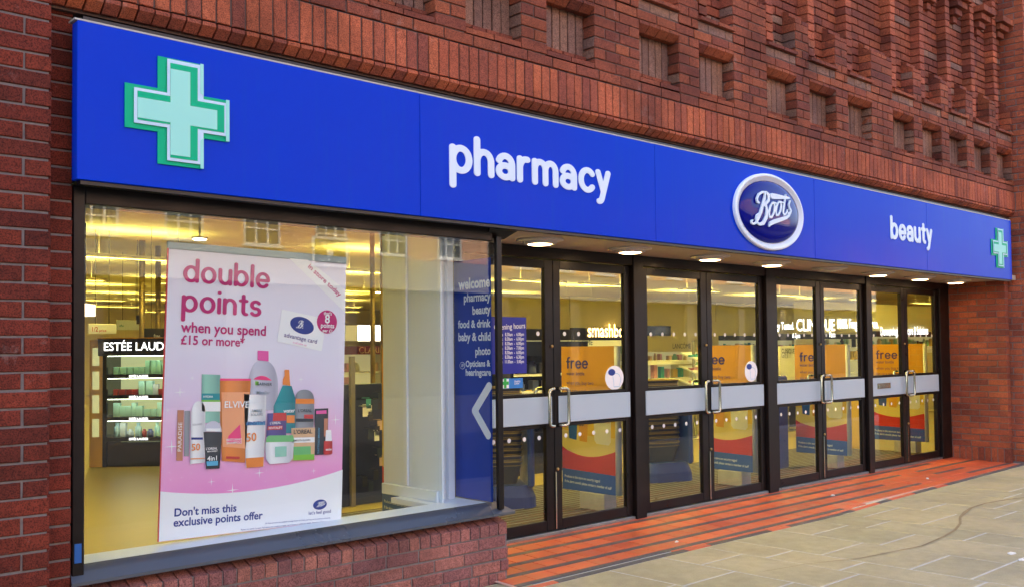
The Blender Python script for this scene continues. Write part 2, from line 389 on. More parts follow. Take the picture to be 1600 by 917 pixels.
# ------------------------------------------------------------------ bricks
_BM = {}
def brick_mesh(wd, ht, dp, mat, kind='plain', var=0):
    key = (round(wd, 3), round(ht, 3), round(dp, 3), mat, kind, var)
    if key in _BM: return _BM[key]
    rg = random.Random(hash((key[0], key[1], key[2], kind, var)) & 0xffff)
    j = lambda a: rg.uniform(-a, a)
    c = .0035; b = MB(); a, h = wd / 2, ht / 2
    if kind == 'plain':
        back = [(-a, dp, -h), (a, dp, -h), (a, dp, h), (-a, dp, h)]
        mid = [(-a + j(.0012), c, -h + j(.0012)), (a + j(.0012), c, -h + j(.0012)), (a + j(.0012), c, h + j(.0012)), (-a + j(.0012), c, h + j(.0012))]
        fr = [(x * (1 - c / a) + j(.001), j(.0014), z * (1 - c / h) + j(.001)) for (x, _, z) in mid]
        b.add(back + mid + fr, [(0, 1, 5, 4), (1, 2, 6, 5), (2, 3, 7, 6), (3, 0, 4, 7), (4, 5, 9, 8), (5, 6, 10, 9), (6, 7, 11, 10), (7, 4, 8, 11), (8, 9, 10, 11), (3, 2, 1, 0)])
    elif kind == 'chamfer':       # front upright at the top, then canted back underneath
        k = ht * .33; r = .05
        pr = [(dp, -h), (dp, h), (0, h), (0, h - k), (r, -h)]
    elif kind == 'rowlock':       # upright front, gently sloping top
        k = ht * .68; r = .09
        pr = [(dp, -h), (0, -h), (0, -h + k), (r, h), (dp, h)]
    elif kind == 'slope':         # weathered: low upright front, top slopes up and back
        k = ht * .45; r = .085
        pr = [(dp, -h), (0, -h), (0, -h + k), (r, h), (dp, h)]
    if kind != 'plain':
        n = len(pr); L = [(-a + j(.001), y + j(.0012) * (y < dp), z) for y, z in pr]; Rr = [(a + j(.001), y + j(.0012) * (y < dp), z) for y, z in pr]
        b.add(L + Rr, [list(range(n)), list(range(n, 2 * n))[::-1]] + [[i, n + i, n + (i + 1) % n, (i + 1) % n] for i in range(n)])
    me = b.mesh('brick', mat); at = me.attributes.new('rnd', 'FLOAT', 'FACE'); v = rg.random()
    at.data.foreach_set('value', [v] * len(me.polygons)); _BM[key] = me; return me
class Wall:
    """collects bricks for one thing; the largest in view become objects, the rest one joined part"""
    def __init__(s, parent, limit=300): s.p = parent; s.b = []; s.lim = limit; s.dm = 'brick_red'
    def brick(s, x0, x1, y, z0, z1, dp=.09, mat=None, kind='plain', face='y', name='brick'):
        # face 'y': front looks to -y at depth y, spans x0..x1;  face 'x': front looks to -x at x = y, spans y-range x0..x1
        mat = mat or s.dm
        s.b.append(((x0 + x1) / 2, (z0 + z1) / 2, y, x1 - x0, z1 - z0, dp, mat, kind, face, name))
    def row(s, x0, x1, y, z, kind='stretcher', dp=.09, mat=None, start=0.0, face='y', h=.065):
        L = {'stretcher': .225, 'header': .1125, 'soldier': .075, 'rowlock': .075}[kind]
        hh = .215 if kind == 'soldier' else h
        x = x0 - start
        while x < x1 - .012:
            a, b = max(x, x0), min(x + L - .01, x1)
            if b - a > .02: s.brick(a, b, y, z, z + hh, dp, mat, 'plain', face)
            x += L
    def finish(s, joined='brick_mass'):
        rk = []
        for q in s.b:
            c = (q[0], q[2], q[1]) if q[8] == 'y' else (q[2], q[0], q[1])
            px = RC @ (np.array(c) - CAMP)
            vis = px[2] > .3 and -60 < px[0] / px[2] * FPX + PPX < 1660 and -60 < px[1] / px[2] * FPX + PPY < 980
            rk.append((-(FPX / max(px[2], .2)) ** 2 * q[3] * q[4] * (1 if vis else .01), q, vis))
        rk.sort(key=lambda r: r[0])
        vs, fs, rn = [], [], []
        for i, (_, q, vis) in enumerate(rk):
            x, z, y, wd, ht, dp, mat, kind, face, name = q
            x += random.uniform(-.0015, .0015); z += random.uniform(-.001, .001); yy = y + random.uniform(-.0018, .0018)
            me = brick_mesh(wd, ht, dp, mat, kind, random.randrange(5))
            rz = 0.0 if face == 'y' else -math.pi / 2
            loc = (x, yy, z) if face == 'y' else (yy, x, z)
            ry = random.uniform(-.004, .004)
            if i < s.lim and vis:
                o = bpy.data.objects.new(name, me); o.location = loc; o.rotation_euler = (0, ry if face == 'y' else 0, rz); link(o, s.p)
            else:
                k = len(vs); cs, sn = (1, 0) if face == 'y' else (0, -1)
                for v in me.vertices:
                    a, b, c = v.co; vs.append((loc[0] + cs * a - sn * b, loc[1] + sn * a + cs * b, loc[2] + c))
                r = random.random()
                for f in me.polygons: fs.append(([k + t_ for t_ in f.vertices], mat)); rn.append(r)
        if fs:
            me = bpy.data.meshes.new(joined); me.from_pydata(vs, [], [f for f, _ in fs])
            ms = sorted({m_ for _, m_ in fs})
            for m_ in ms: me.materials.append(MATS[m_])
            me.polygons.foreach_set('material_index', [ms.index(m_) for _, m_ in fs])
            at = me.attributes.new('rnd', 'FLOAT', 'FACE'); at.data.foreach_set('value', rn)
            o = bpy.data.objects.new(joined, me); link(o, s.p); o['kind'] = 'stuff'

# ================================================================== SETTING
plain('asphalt', srgb(61, 61, 62), .9, noise=.2, nscale=3, bump=.5, bscale=200)
ground = struct(MB().box(-60, 80, -60, 0.6, -.3, -.13).build('ground', 'asphalt'))

# ---- pavement of sandstone slabs, courses of unequal width running away from the shop
def stone_mat(name, stops):
    m, t, b = new_mat(name)
    oi = t.nodes.new('ShaderNodeObjectInfo'); rp = ramp_node(t, stops); t.links.new(oi.outputs['Random'], rp.inputs[0])
    ge = t.nodes.new('ShaderNodeNewGeometry')
    def nz(sc, d): 
        n = t.nodes.new('ShaderNodeTexNoise'); n.inputs['Scale'].default_value = sc; n.inputs['Detail'].default_value = d; t.links.new(ge.outputs['Position'], n.inputs['Vector']); return n.outputs[0]
    def mr(src, a, b_, c, d):
        x = t.nodes.new('ShaderNodeMapRange'); x.inputs[1].default_value = a; x.inputs[2].default_value = b_; x.inputs[3].default_value = c; x.inputs[4].default_value = d; t.links.new(src, x.inputs[0]); return x.outputs[0]
    def mul(a, b_):
        x = t.nodes.new('ShaderNodeMath'); x.operation = 'MULTIPLY'; t.links.new(a, x.inputs[0]); t.links.new(b_, x.inputs[1]); return x.outputs[0]
    f = mul(mul(mr(nz(1.6, 4), .3, .7, .86, 1.08), mr(nz(14, 8), .3, .7, .9, 1.06)), mr(nz(120, 3), .3, .6, .86, 1.03))
    sp = mr(nz(9, 2), .74, .78, 1.0, .55)      # dark gum spots
    f = mul(f, sp)
    mx = t.nodes.new('ShaderNodeMix'); mx.data_type = 'RGBA'; mx.blend_type = 'MULTIPLY'; mx.inputs[0].default_value = 1
    t.links.new(rp.outputs[0], mx.inputs[6]); t.links.new(f, mx.inputs[7]); t.links.new(mx.outputs[2], b.inputs['Base Color'])
    t.links.new(mr(nz(5, 5), .3, .7, .5, .8), b.inputs['Roughness']); b.inputs['Specular IOR Level'].default_value = .35
    bp = t.nodes.new('ShaderNodeBump'); bp.inputs['Strength'].default_value = .25; bp.inputs['Distance'].default_value = .003
    t.links.new(nz(60, 5), bp.inputs['Height']); t.links.new(bp.outputs[0], b.inputs['Normal'])
    return m
stone_mat('sandstone', [(0, srgb(175, 161, 124)), (.3, srgb(181, 165, 128)), (.6, srgb(172, 159, 124)), (.85, srgb(187, 169, 129)), (1, srgb(167, 154, 120))])
plain('slab_joint', srgb(197, 191, 179), .9, noise=.25, nscale=9)
TILE_EDGE = [(3.62, -.285), (5.24, -.283), (7.64, -.316), (8.8, -.245), (10.5, -.2), (12.5, -.14)]
def tile_edge(x):
    for (a, b), (c, d) in zip(TILE_EDGE[:-1], TILE_EDGE[1:]):
        if x <= c: return b + (d - b) * max(0, (x - a)) / (c - a)
    return -.13
pav = struct(MB().box(-6, 40, -3.75, -.06, -.12, -.0025).build('pavement', 'slab_joint'))
cols = [-2.2, -1.6, -1.1, -.4, .2, .75, 1.2, 1.85, 2.3, 2.62, 3.1, 3.62, 4.1, 4.7, 5.24, 5.72, 6.06, 6.65, 7.21, 7.64, 8.3, 8.8, 9.45, 9.9, 10.5, 11.1, 11.6, 12.3, 12.8, 13.5, 14.1, 14.6, 15.3, 15.9, 16.4, 17.1, 17.6]
fixed = {5: [-1.475, -.62], 6: [-1.335, -.8], 7: [-1.64, -2.02, -1.02], 8: [-2.02, -1.145, -.6], 9: [-1.5, -.75], 10: [-1.0, -1.85, -.5], 11: [-1.3, -.7]}
fixed = {k + 9: v for k, v in fixed.items()}
for ci in range(len(cols) - 1):
    xa, xb = cols[ci] + .006, cols[ci + 1] - .006
    cuts = [-.33, -3.45]
    if ci in fixed:
        cuts += fixed[ci]; y = min(fixed[ci])
    else:
        y = -.33
    while True:
        y -= random.choice([.42, .55, .62, .78, .5])
        if y < -3.2: break
        cuts.append(y)
    cuts = sorted(set(cuts), reverse=True)
    for ya, yb in zip(cuts[:-1], cuts[1:]):
        t0 = ya - .007; t1 = yb + .007
        f0, f1 = (t0, t0) if ya != -.33 else (tile_edge(xa) - .012, tile_edge(xb) - .012)
        if ya == -.33 and xa < 4.06: f0 = f1 = -.125 if xb < 1.4 else -.04
        if ya == -.33 and xb > 12.45: f0 = f1 = -.29
        dz = random.uniform(-.0008, .0008)
        vs = [(xa, f0), (xb, f1), (xb, t1), (xa, t1)]
        b = MB(); c = .004
        cx, cy = (xa + xb) / 2, (f0 + t1) / 2
        ins = [(x + (c if x < cx else -c), y + (c if y < cy else -c)) for x, y in vs]
        b.add([(x, y, -.05) for x, y in vs] + [(x, y, -.004 + dz) for x, y in vs] + [(x, y, dz) for x, y in ins],
              [(0, 1, 5, 4), (1, 2, 6, 5), (2, 3, 7, 6), (3, 0, 4, 7), (4, 5, 9, 8), (5, 6, 10, 9), (6, 7, 11, 10), (7, 4, 8, 11), (8, 9, 10, 11)])
        b.build('slab', 'sandstone', pav)
plain('kerb_stone', srgb(150, 148, 142), .8, noise=.15, nscale=8)
for k in range(20): MB().box(-4 + k * .95, -3.06 + k * .95, -3.75, -3.47, -.12, .001, .012).build('kerb_stone', 'kerb_stone', pav)
# brown spill trail wandering over the slabs
plain('dried_spill', srgb(150, 128, 92), .95, noise=.3, nscale=30)
tr = [(1192, 893, 2), (1262, 881, 3), (1345, 872, 5), (1370, 867, 6), (1400, 861, 4), (1440, 853, 7), (1475, 838, 9), (1492, 828, 12), (1500, 818, 12), (1500, 808, 13), (1508, 800, 16), (1518, 793, 12), (1540, 786, 9), (1570, 781, 8), (1600, 777, 7), (1650, 770, 6)]
sp = MB(); pts = []
for x, y, wd in tr: p = PZ(x, y, 0); pts.append((p, wd * .0010))
vs = []
for i, (p, wd) in enumerate(pts):
    d = (pts[min(i + 1, len(pts) - 1)][0] - pts[max(0, i - 1)][0]).normalized(); n_ = Vector((-d.y, d.x, 0))
    for s_ in (-1, 1): q = p + n_ * wd * s_ * random.uniform(.7, 1.3); vs.append((q.x, q.y, .0042))
sp.add(vs, [(2 * i, 2 * i + 1, 2 * i + 3, 2 * i + 2) for i in range(len(pts) - 1)])
sp.build('spill_stain', 'dried_spill', pav)

# ---- red quarry tile entrance floor, falling gently to the pavement
SL = .034
tz = lambda y: .002 + (y + .3) * SL
def tile_mat(name, stops, rough):
    m, t, b = new_mat(name)
    oi = t.nodes.new('ShaderNodeObjectInfo'); rp = ramp_node(t, stops); t.links.new(oi.outputs['Random'], rp.inputs[0])
    ge = t.nodes.new('ShaderNodeNewGeometry'); n = t.nodes.new('ShaderNodeTexNoise'); n.inputs['Scale'].default_value = 7; n.inputs['Detail'].default_value = 7
    t.links.new(ge.outputs['Position'], n.inputs['Vector'])
    x = t.nodes.new('ShaderNodeMapRange'); x.inputs[1].default_value = .3; x.inputs[2].default_value = .7; x.inputs[3].default_value = .8; x.inputs[4].default_value = 1.08; t.links.new(n.outputs[0], x.inputs[0])
    mx = t.nodes.new('ShaderNodeMix'); mx.data_type = 'RGBA'; mx.blend_type = 'MULTIPLY'; mx.inputs[0].default_value = 1
    t.links.new(rp.outputs[0], mx.inputs[6]); t.links.new(x.outputs[0], mx.inputs[7]); t.links.new(mx.outputs[2], b.inputs['Base Color'])
    y = t.nodes.new('ShaderNodeMapRange'); y.inputs[1].default_value = .3; y.inputs[2].default_value = .7; y.inputs[3].default_value = rough - .1; y.inputs[4].default_value = rough + .15; t.links.new(n.outputs[0], y.inputs[0]); t.links.new(y.outputs[0], b.inputs['Roughness'])
    return m
tile_mat('quarry_red', [(0, srgb(208, 93, 55)), (.4, srgb(219, 98, 59)), (.7, srgb(198, 85, 52)), (1, srgb(225, 107, 66))], .46)
tile_mat('strip_grey', [(0, srgb(84, 78, 74)), (.5, srgb(94, 86, 82)), (1, srgb(76, 70, 70))], .6)
plain('tile_joint', srgb(206, 160, 136), .85, noise=.2, nscale=20)
porch = empty('entrance_floor', (8, .2, 0), kind='structure')
b = MB(); b.add([(3.95, -.2, tz(-.2) - .0035), (12.3, -.145, tz(-.145) - .0035), (12.3, .78, tz(.78) - .0035), (3.95, .78, tz(.78) - .0035), (3.95, -.3, -.1), (12.3, -.145, -.1)],
                [(0, 1, 2, 3), (4, 5, 1, 0)]); b.build('tile_bed', 'tile_joint', porch)
def tile(x0, x1, y0, y1, mat, name, inset=.0042):
    ym, xm = (y0 + y1) / 2, (x0 + x1) / 2; a, d = (x1 - x0) / 2 - inset, (y1 - y0) / 2 - inset
    b = MB(); vs = [(-a, -d), (a, -d), (a, d), (-a, d)]; c = .0015
    b.add([(x, y, -.02) for x, y in vs] + [(x, y, -c) for x, y in vs] + [(x * (1 - c / a), y * (1 - c / d), 0) for x, y in vs],
          [(0, 1, 5, 4), (1, 2, 6, 5), (2, 3, 7, 6), (3, 0, 4, 7), (4, 5, 9, 8), (5, 6, 10, 9), (6, 7, 11, 10), (7, 4, 8, 11), (8, 9, 10, 11)])
    key = ('tile', round(a, 3), round(d, 3), mat)
    if key not in _BM: _BM[key] = b.mesh('tile', mat)
    o = bpy.data.objects.new(name, _BM[key]); o.location = (xm, ym, tz(ym) + random.uniform(-.0006, .0006)); o.rotation_euler = (SL, 0, 0)
    link(o, porch)
strips = [(.58, .63), (.38, .43), (.18, .23), (-.02, .03), (-.21, -.16)]
rows = [(.63, .76), (.43, .58), (.23, .38), (.03, .18), (-.16, -.02), (-.33, -.21)]
for ri, (ya, yb) in enumerate(rows):
    x = 3.98 + (ri % 2) * .09
    while x < 12.19:
        x2 = min(x + .195, 12.2)
        e = max(tile_edge(x), tile_edge(x2)) + .045
        if yb > e + .03: tile(x, x2, max(ya, e), yb, 'quarry_red', 'tile')
        x = x2
patch = {0: [(11.3, 12.2)], 1: [(10.2, 10.7)], 2: [(9.5, 10.6), (11.4, 12.2)], 3: [(9.9, 10.9)], 4: [(8.0, 8.5), (9.6, 12.2)]}
for ri, (ya, yb) in enumerate(strips):
    x = 3.98
    while x < 12.19:
        x2 = min(x + .39, 12.2); mid = (x + x2) / 2
        if ya > tile_edge(mid) + .06:
            red = any(a < mid < c for a, c in patch[ri])
            tile(x, x2, ya, yb, 'quarry_red' if red else 'strip_grey', 'tile' if red else 'dark_strip', .002)
        x = x2
x = 3.98
while x < 12.4:
    x2 = x + .26
    b = MB(); ya, yb = tile_edge(x), tile_edge(x2)
    b.add([(x + .002, ya - .006, -.05), (x2 - .002, yb - .006, -.05), (x2 - .002, yb + .042, -.05), (x + .002, ya + .042, -.05),
           (x + .002, ya - .006, tz(ya)), (x2 - .002, yb - .006, tz(yb)), (x2 - .002, yb + .042, tz(yb + .04)), (x + .002, ya + .042, tz(ya + .04))],
          [(4, 5, 6, 7), (0, 1, 5, 4), (1, 2, 6, 5), (3, 0, 4, 7)])
    b.build('edge_tile', 'strip_grey' if random.random() < .85 else 'quarry_red', porch)
    x = x2

# ================================================================== BRICKWORK
YP, YL, YB = -.12, -.10, 0.0        # proud piers, wall above the sign, recessed jambs
# left pier
t = empty('brick_pier', (.6, -.1, 0), label='purple brown brick pier at the left edge beside the window', cat='pier')
MB().box(-.7, 1.342, YP + .008, .5, 0, 4.4).box(1.34, 1.476, YB + .008, .5, 0, 3.0).build('mortar_core', 'mortar_pale', t)
W = Wall(t, 300); z = .0; i = 0
while z < 4.3:
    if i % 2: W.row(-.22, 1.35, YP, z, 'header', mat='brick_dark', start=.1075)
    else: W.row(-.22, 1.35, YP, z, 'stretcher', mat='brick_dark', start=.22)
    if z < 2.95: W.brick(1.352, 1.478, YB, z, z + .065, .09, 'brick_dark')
    z += .0753; i += 1
W.finish()
# plinth below the window
t = empty('brick_plinth', (2.8, .1, 0), label='low purple brick plinth wall under the shop window', cat='wall')
MB().box(1.35, 4.065, -.012, .36, -.1, .355).build('mortar_core', 'mortar_pale', t)
W = Wall(t, 300)
x = 1.36
while x < 4.06:
    W.brick(x, min(x + .065, 4.072), -.02, .288, .386, .14, 'brick_purple', 'rowlock'); x += .0753
for k, z in enumerate((.213, .138, .063)):
    W.row(1.36, 4.072, -.02, z, 'stretcher', mat='brick_purple', start=(.0, .1125, .05)[k])
W.row(1.36, 4.072, -.02, -.16, 'soldier', mat='brick_purple')
W.finish()
# cheek of the plinth facing the entrance is solid brick too
# right pier: reveal, narrow front and proud end
t = empty('brick_pier', (12.3, .1, 0), label='red brick pier with deep reveal at the right end of the doors', cat='pier')
MB().box(12.208, 12.6, YB + .008, .80, 0, 3.0).box(12.318, 13.6, -.242, .3, 0, 6.9).build('mortar_core', 'mortar_pale', t)
W = Wall(t, 300); i = 0; z = .035
W.row(-.01, .76, 12.2, z - .07, 'soldier', face='x', mat='brick_red', h=.15)
z = .19
while z < 2.95:
    W.row(YB, .775, 12.2, z, 'stretcher', face='x', start=(0, .1125)[i % 2])
    W.row(12.2, 12.31, YB, z, 'header', start=.0)
    z += .075; i += 1
z = .03; i = 0
while z < 6.6:
    if not 2.96 < z < 3.25:
        W.row(-.25, .12, 12.31, z, 'stretcher', face='x', start=(.0, .1125)[i % 2])
        W.row(12.31, 13.3, -.25, z, 'stretcher', start=(.0, .1125)[i % 2])
    z += .075; i += 1
for y in (-.25, -.175, -.1, -.025): W.brick(y, y + .065, 12.305, 3.03, 3.245, .09, 'brick_red', face='x')
for k in range(12): W.brick(12.312 + k * .075, 12.377 + k * .075, -.255, 3.03, 3.245, .09, 'brick_red')
W.finish()

# lintel band over the sign: canted headers under soldiers
t = empty('brick_lintel', (6.8, -.1, 2.94), label='band of upright soldier bricks with canted bricks above the blue sign', cat='lintel')
MB().box(1.35, 12.31, YL + .008, .12, 3.03, 3.255).box(1.35, 12.31, YL + .07, .12, 2.95, 3.03).build('mortar_core', 'mortar_dark', t)
W = Wall(t, 300); x = 1.355
while x < 12.29:
    W.brick(x, x + .0675, YL - .004, 2.962, 3.02, .1, 'brick_red', 'chamfer', name='canted_brick')
    W.brick(x, x + .0675, YL, 3.03, 3.245, .09, 'brick_red', name='soldier_brick')
    x += .0765
W.lim = 320; W.finish('soldier_mass')

# wall above with two tiers of niches
t = empty('upper_wall', (6.8, 0, 3.25), label='red brick upper wall with rows of small niches and thin fins', cat='wall')
Z0 = 3.25; C = .075
LX = [2.08, 3.01, 3.70, 4.385, 5.32, 6.025, 6.96, 7.632, 8.31, 9.20, 9.85, 10.50, 11.15, 11.80]
NW = .46
YN = YL + .105                      # back of the niches
YK = YL + .125                      # panel behind the fins
core = MB().box(1.35, 12.31, YK + .09, .45, 3.25, 6.9)          # behind everything
core.box(1.35, 12.31, YL + .008, YK + .1, Z0, Z0 + C - .004)
piers = []
prev = 1.35
for L in LX + [12.31]:
    if L > prev + .02:
        core.box(prev + .008, min(L, 12.31) - .008, YL + .008, YK + .1, Z0 + C - .01, Z0 + 9 * C + .01 + 3 * C)
        piers.append((prev, min(L, 12.31)))
    prev = L + NW
core.box(1.35, 12.31, YL + .008, YK + .1, Z0 + 7 * C, Z0 + 9 * C)
core.build('mortar_core', 'mortar_dark', t)
W = Wall(t, 300); W.dm = 'brick_brown'
W.row(1.35, 12.31, YL, Z0 + .005, 'stretcher', start=.06)
for r in range(1, 7):                                            # jambs between the lower niches
    z = Z0 + r * C + .004
    for k, (a, b_) in enumerate(piers):
        wd = b_ - a; odd = r % 2
        if wd > .4: segs = [(a, a + (.21 if odd else .105)), (a + (.22 if odd else .115), b_ - (.22 if not odd else .115)), (b_ - (.21 if not odd else .105), b_)] if wd < .6 else None
        else: segs = [(a, b_)] if odd else [(a, (a + b_) / 2 - .005), ((a + b_) / 2 + .005, b_)]
        if segs is None: W.row(a, b_, YL, z, 'stretcher', start=.11 * odd)
        else:
            for q in segs:
                if q[1] - q[0] > .02: W.brick(q[0], q[1], YL, z, z + .066, .1)
        # visible left cheek of this pier (right jamb of the niche before it)
        if a > 1.5 and r > 1: W.brick(YL + .006, YN + .02, a - .0015, z, z + .066, .05, 'brick_grey' if random.random() < .6 else 'brick_brown', face='x')
for L in LX:
    for q in range(2): W.brick(L + q * .23 + .002, min(L + q * .23 + .222, L + NW), YL, Z0 + C + .004, Z0 + 2 * C - .002, .09, kind='slope', name='brick')
    for q in range(4): W.brick(L + q * .115 + .002, L + q * .115 + .108, YL + .075, Z0 + 2 * C - .004, Z0 + 2.55 * C, .05, kind='slope')
    for q in range(6): W.brick(L + q * .0767 + .003, L + q * .0767 + .071, YN, Z0 + 2.3 * C, Z0 + 6.2 * C, .05, 'brick_grey', name='soldier_brick')
    for q in range(4): W.brick(L + q * .115 + .002, L + q * .115 + .111, YL - .004, Z0 + 6 * C + .003, Z0 + 7 * C - .004, .1, kind='chamfer', name='canted_brick')
W.row(1.35, 12.31, YL, Z0 + 7 * C + .004, 'stretcher', start=.1)
# course under the upper sills: a shallow grey panel below each sill
prev = 1.35
for L in LX + [12.31]:
    if L - prev > .03: W.row(prev, min(L, 12.31) - .002, YL, Z0 + 8 * C + .004, 'stretcher', start=.06)
    if L < 12.3: W.row(L, L + NW - .004, YL + .004, Z0 + 8 * C + .004, 'stretcher', start=.09, mat='brick_grey')
    prev = L + NW
ZU = Z0 + 9 * C
for L in LX:
    for q in range(2): W.brick(L + q * .23, L + q * .23 + .224, YL - .028, ZU + .004, ZU + .062, .12, kind='slope')
    for q in range(4): W.brick(L + q * .115 + .002, L + q * .115 + .11, YL + .055, ZU + .06, ZU + .1, .07, kind='slope')
TOP = 6.45
for k, (a, b_) in enumerate(piers):                              # upper piers: three courses, then weathered back
    for r in range(0, 4):
        z = ZU + r * C + .004
        wd = b_ - a
        if wd > .45: segs = [(a, a + .21), (a + .22, b_)] if r % 2 else [(a, b_ - .22), (b_ - .21, b_)]
        else: segs = [(a, b_)] if r % 2 else [(a, (a + b_) / 2 - .005), ((a + b_) / 2 + .005, b_)]
        for q in segs:
            if q[1] - q[0] > .02: W.brick(q[0], q[1], YL, z, z + .066, .1)
        if a > 1.5: W.brick(YL + .006, YK + .01, a - .0015, z, z + .066, .05, 'brick_grey' if random.random() < .4 else 'brick_red', face='x')
    n = max(1, round((b_ - a) / .11))
    for q in range(n):
        w_ = (b_ - a) / n
        W.brick(a + q * w_ + .002, a + (q + 1) * w_ - .004, YL + .0, ZU + 4 * C, ZU + 5 * C - .004, .13, kind='slope')
        W.brick(a + q * w_ + .002, a + (q + 1) * w_ - .004, YL + .065, ZU + 5 * C - .006, ZU + 6 * C - .012, .07, kind='slope')
fins = []
for L in LX: fins.append((L + .05, L + .155))
z = ZU + .075; i = 0
while z < TOP:
    prev = 1.35
    for fa, fb in fins + [(12.31, 12.4)]:
        if fa - prev > .03: W.row(prev + .004, fa - .006, YK, z, 'stretcher', start=(.0, .1125)[i % 2] + .03, mat='brick_brown' if random.random() < .85 else 'brick_grey')
        prev = fb
    for fa, fb in fins:
        W.brick(fa, fb, YK - .095, z, z + .066, .12, 'brick_red' if random.random() < .6 else 'brick_brown')
    z += .075; i += 1
# stepped corbels high up between the fins
for k in range(len(LX)):
    a = LX[k] + .155; b_ = (LX[k + 1] + .05) if k + 1 < len(LX) else 12.3
    c = (a + b_) / 2 - .02
    for s_ in range(4):
        zc = 5.02 + s_ * .075; hw = min(.05 + s_ * .042, (b_ - a) / 2 - .005)
        n = max(1, int(hw * 2 / .11))
        for q in range(n):
            w_ = 2 * hw / n
            W.brick(c - hw + q * w_ + .002, c - hw + (q + 1) * w_ - .004, YK - .05 - s_ * .045, zc, zc + .068, .1 + s_ * .05, name='corbel_brick')
W.finish()

# the rest of the building behind and beside the shopfront
b = MB().box(-8, 1.2, .5, 30, -.1, 3.34).box(-8, 40, .46, 30.3, 3.35, 9.0).box(-8, 12.3, .2, .46, 6.95, 9.0)
struct(b.build('building_mass', plain('mass_brick', srgb(150, 92, 74), .9, noise=.2, nscale=4)))
def far_brick(nm, c1, c2, c3):
    m, t, b = new_mat(nm); tc = t.nodes.new('ShaderNodeTexCoord'); mp = t.nodes.new('ShaderNodeMapping'); mp.inputs['Rotation'].default_value = (R_(90), 0, 0)
    br = t.nodes.new('ShaderNodeTexBrick'); br.inputs['Scale'].default_value = 1.0; br.inputs['Brick Width'].default_value = .225; br.inputs['Row Height'].default_value = .075; br.inputs['Mortar Size'].default_value = .008
    br.inputs['Color1'].default_value = c1; br.inputs['Color2'].default_value = c2; br.inputs['Mortar'].default_value = c3
    t.links.new(tc.outputs['Object'], mp.inputs[0]); t.links.new(mp.outputs[0], br.inputs[0]); t.links.new(br.outputs[0], b.inputs['Base Color']); b.inputs['Roughness'].default_value = .9
far_brick('side_brick', srgb(160, 90, 68), srgb(138, 78, 62), srgb(130, 112, 104))
struct(MB().box(13.3, 40, -.235, .45, -.1, 9.0).build('adjoining_wall', 'side_brick')); struct(MB().box(-8, -.23, -.11, .49, -.1, 9.0).build('adjoining_wall', 'side_brick'))
struct(MB().box(-.24, 13.31, -.08, .45, 6.9, 9.0).build('wall_top', 'side_brick'))

# ================================================================== BLUE SIGN
def blue_mat():
    m, t, b = new_mat('sign_blue')
    b.inputs['Specular IOR Level'].default_value = .045
    ge = t.nodes.new('ShaderNodeNewGeometry')
    def nz(sc, d, scale=(1, 1, 1)):
        mp = t.nodes.new('ShaderNodeMapping'); mp.inputs['Scale'].default_value = scale; t.links.new(ge.outputs['Position'], mp.inputs[0])
        n = t.nodes.new('ShaderNodeTexNoise'); n.inputs['Scale'].default_value = sc; n.inputs['Detail'].default_value = d; t.links.new(mp.outputs[0], n.inputs['Vector']); return n.outputs[0]
    def mr(src, a_, b_, c, d):
        x = t.nodes.new('ShaderNodeMapRange'); x.inputs[1].default_value = a_; x.inputs[2].default_value = b_; x.inputs[3].default_value = c; x.inputs[4].default_value = d; t.links.new(src, x.inputs[0]); return x.outputs[0]
    bp = t.nodes.new('ShaderNodeBump'); bp.inputs['Strength'].default_value = .16; bp.inputs['Distance'].default_value = .06
    t.links.new(nz(.9, 2, (1, 1, .35)), bp.inputs['Height']); t.links.new(bp.outputs[0], b.inputs['Normal'])
    t.links.new(mr(nz(3, 6), .2, .8, .12, .24), b.inputs['Roughness'])
    # dusty run-marks down the panels
    mx = t.nodes.new('ShaderNodeMix'); mx.data_type = 'RGBA'; mx.inputs[6].default_value = (0, .042, .56, 1); mx.inputs[7].default_value = (.0, .075, .5, 1)
    t.links.new(mr(nz(26, 5, (1, 1, .06)), .56, .8, 0, .3), mx.inputs[0]); t.links.new(mx.outputs[2], b.inputs['Base Color'])
blue_mat()
plain('sign_white', srgb(222, 234, 244), .4, spec=.2)
plain('trim_pale', srgb(186, 176, 160), .5)
plain('black_trim', srgb(16, 15, 18), .4)
plain('cross_green', srgb(0, 178, 128), .4, spec=.12); plain('cross_pale', srgb(160, 228, 212), .4, spec=.12); plain('cross_white', srgb(198, 224, 238), .4, spec=.12)
YS = -.14
sign = empty('fascia_sign', (6.75, YS, 2.18), label='long blue shop fascia sign with white lettering and two green crosses', cat='sign')
seams = [1.45, 3.318, 5.42, 7.6, 9.8, 12.055]
for a, b_ in zip(seams[:-1], seams[1:]):
    MB().box(a + .0012, b_ - .0012, YS, YS + .07, 2.183, 2.882, .003).build('panel', 'sign_blue', sign)
boxo('top_trim', 'trim_pale', (1.44, 12.06, YS + .004, YS + .08, 2.884, 2.892), sign)
boxo('lower_lip', 'black_trim', (1.47, 12.055, YS + .012, YS + .06, 2.165, 2.181), sign)
boxo('backing', 'black_trim', (1.5, 12.18, YS + .075, .1, 2.2, 2.93), sign)
A = PY(702, 268.5, YS); B = PY(953, 300, YS); zb = 2.457
round_text('pharmacy', Vector((A.x, YS, zb)), Vector((B.x, YS, zb)), 'sign_white', sign, .001, .006, hfac=1.0, h=.15)
A = PY(1391, 375, YS); B = PY(1456, 385, YS); zb = PY(1396, 374.5, YS).z
round_text('beauty', Vector((A.x, YS, zb)), Vector((B.x, YS, zb)), 'sign_white', sign, .001, .006, hfac=1.05, h=.15)
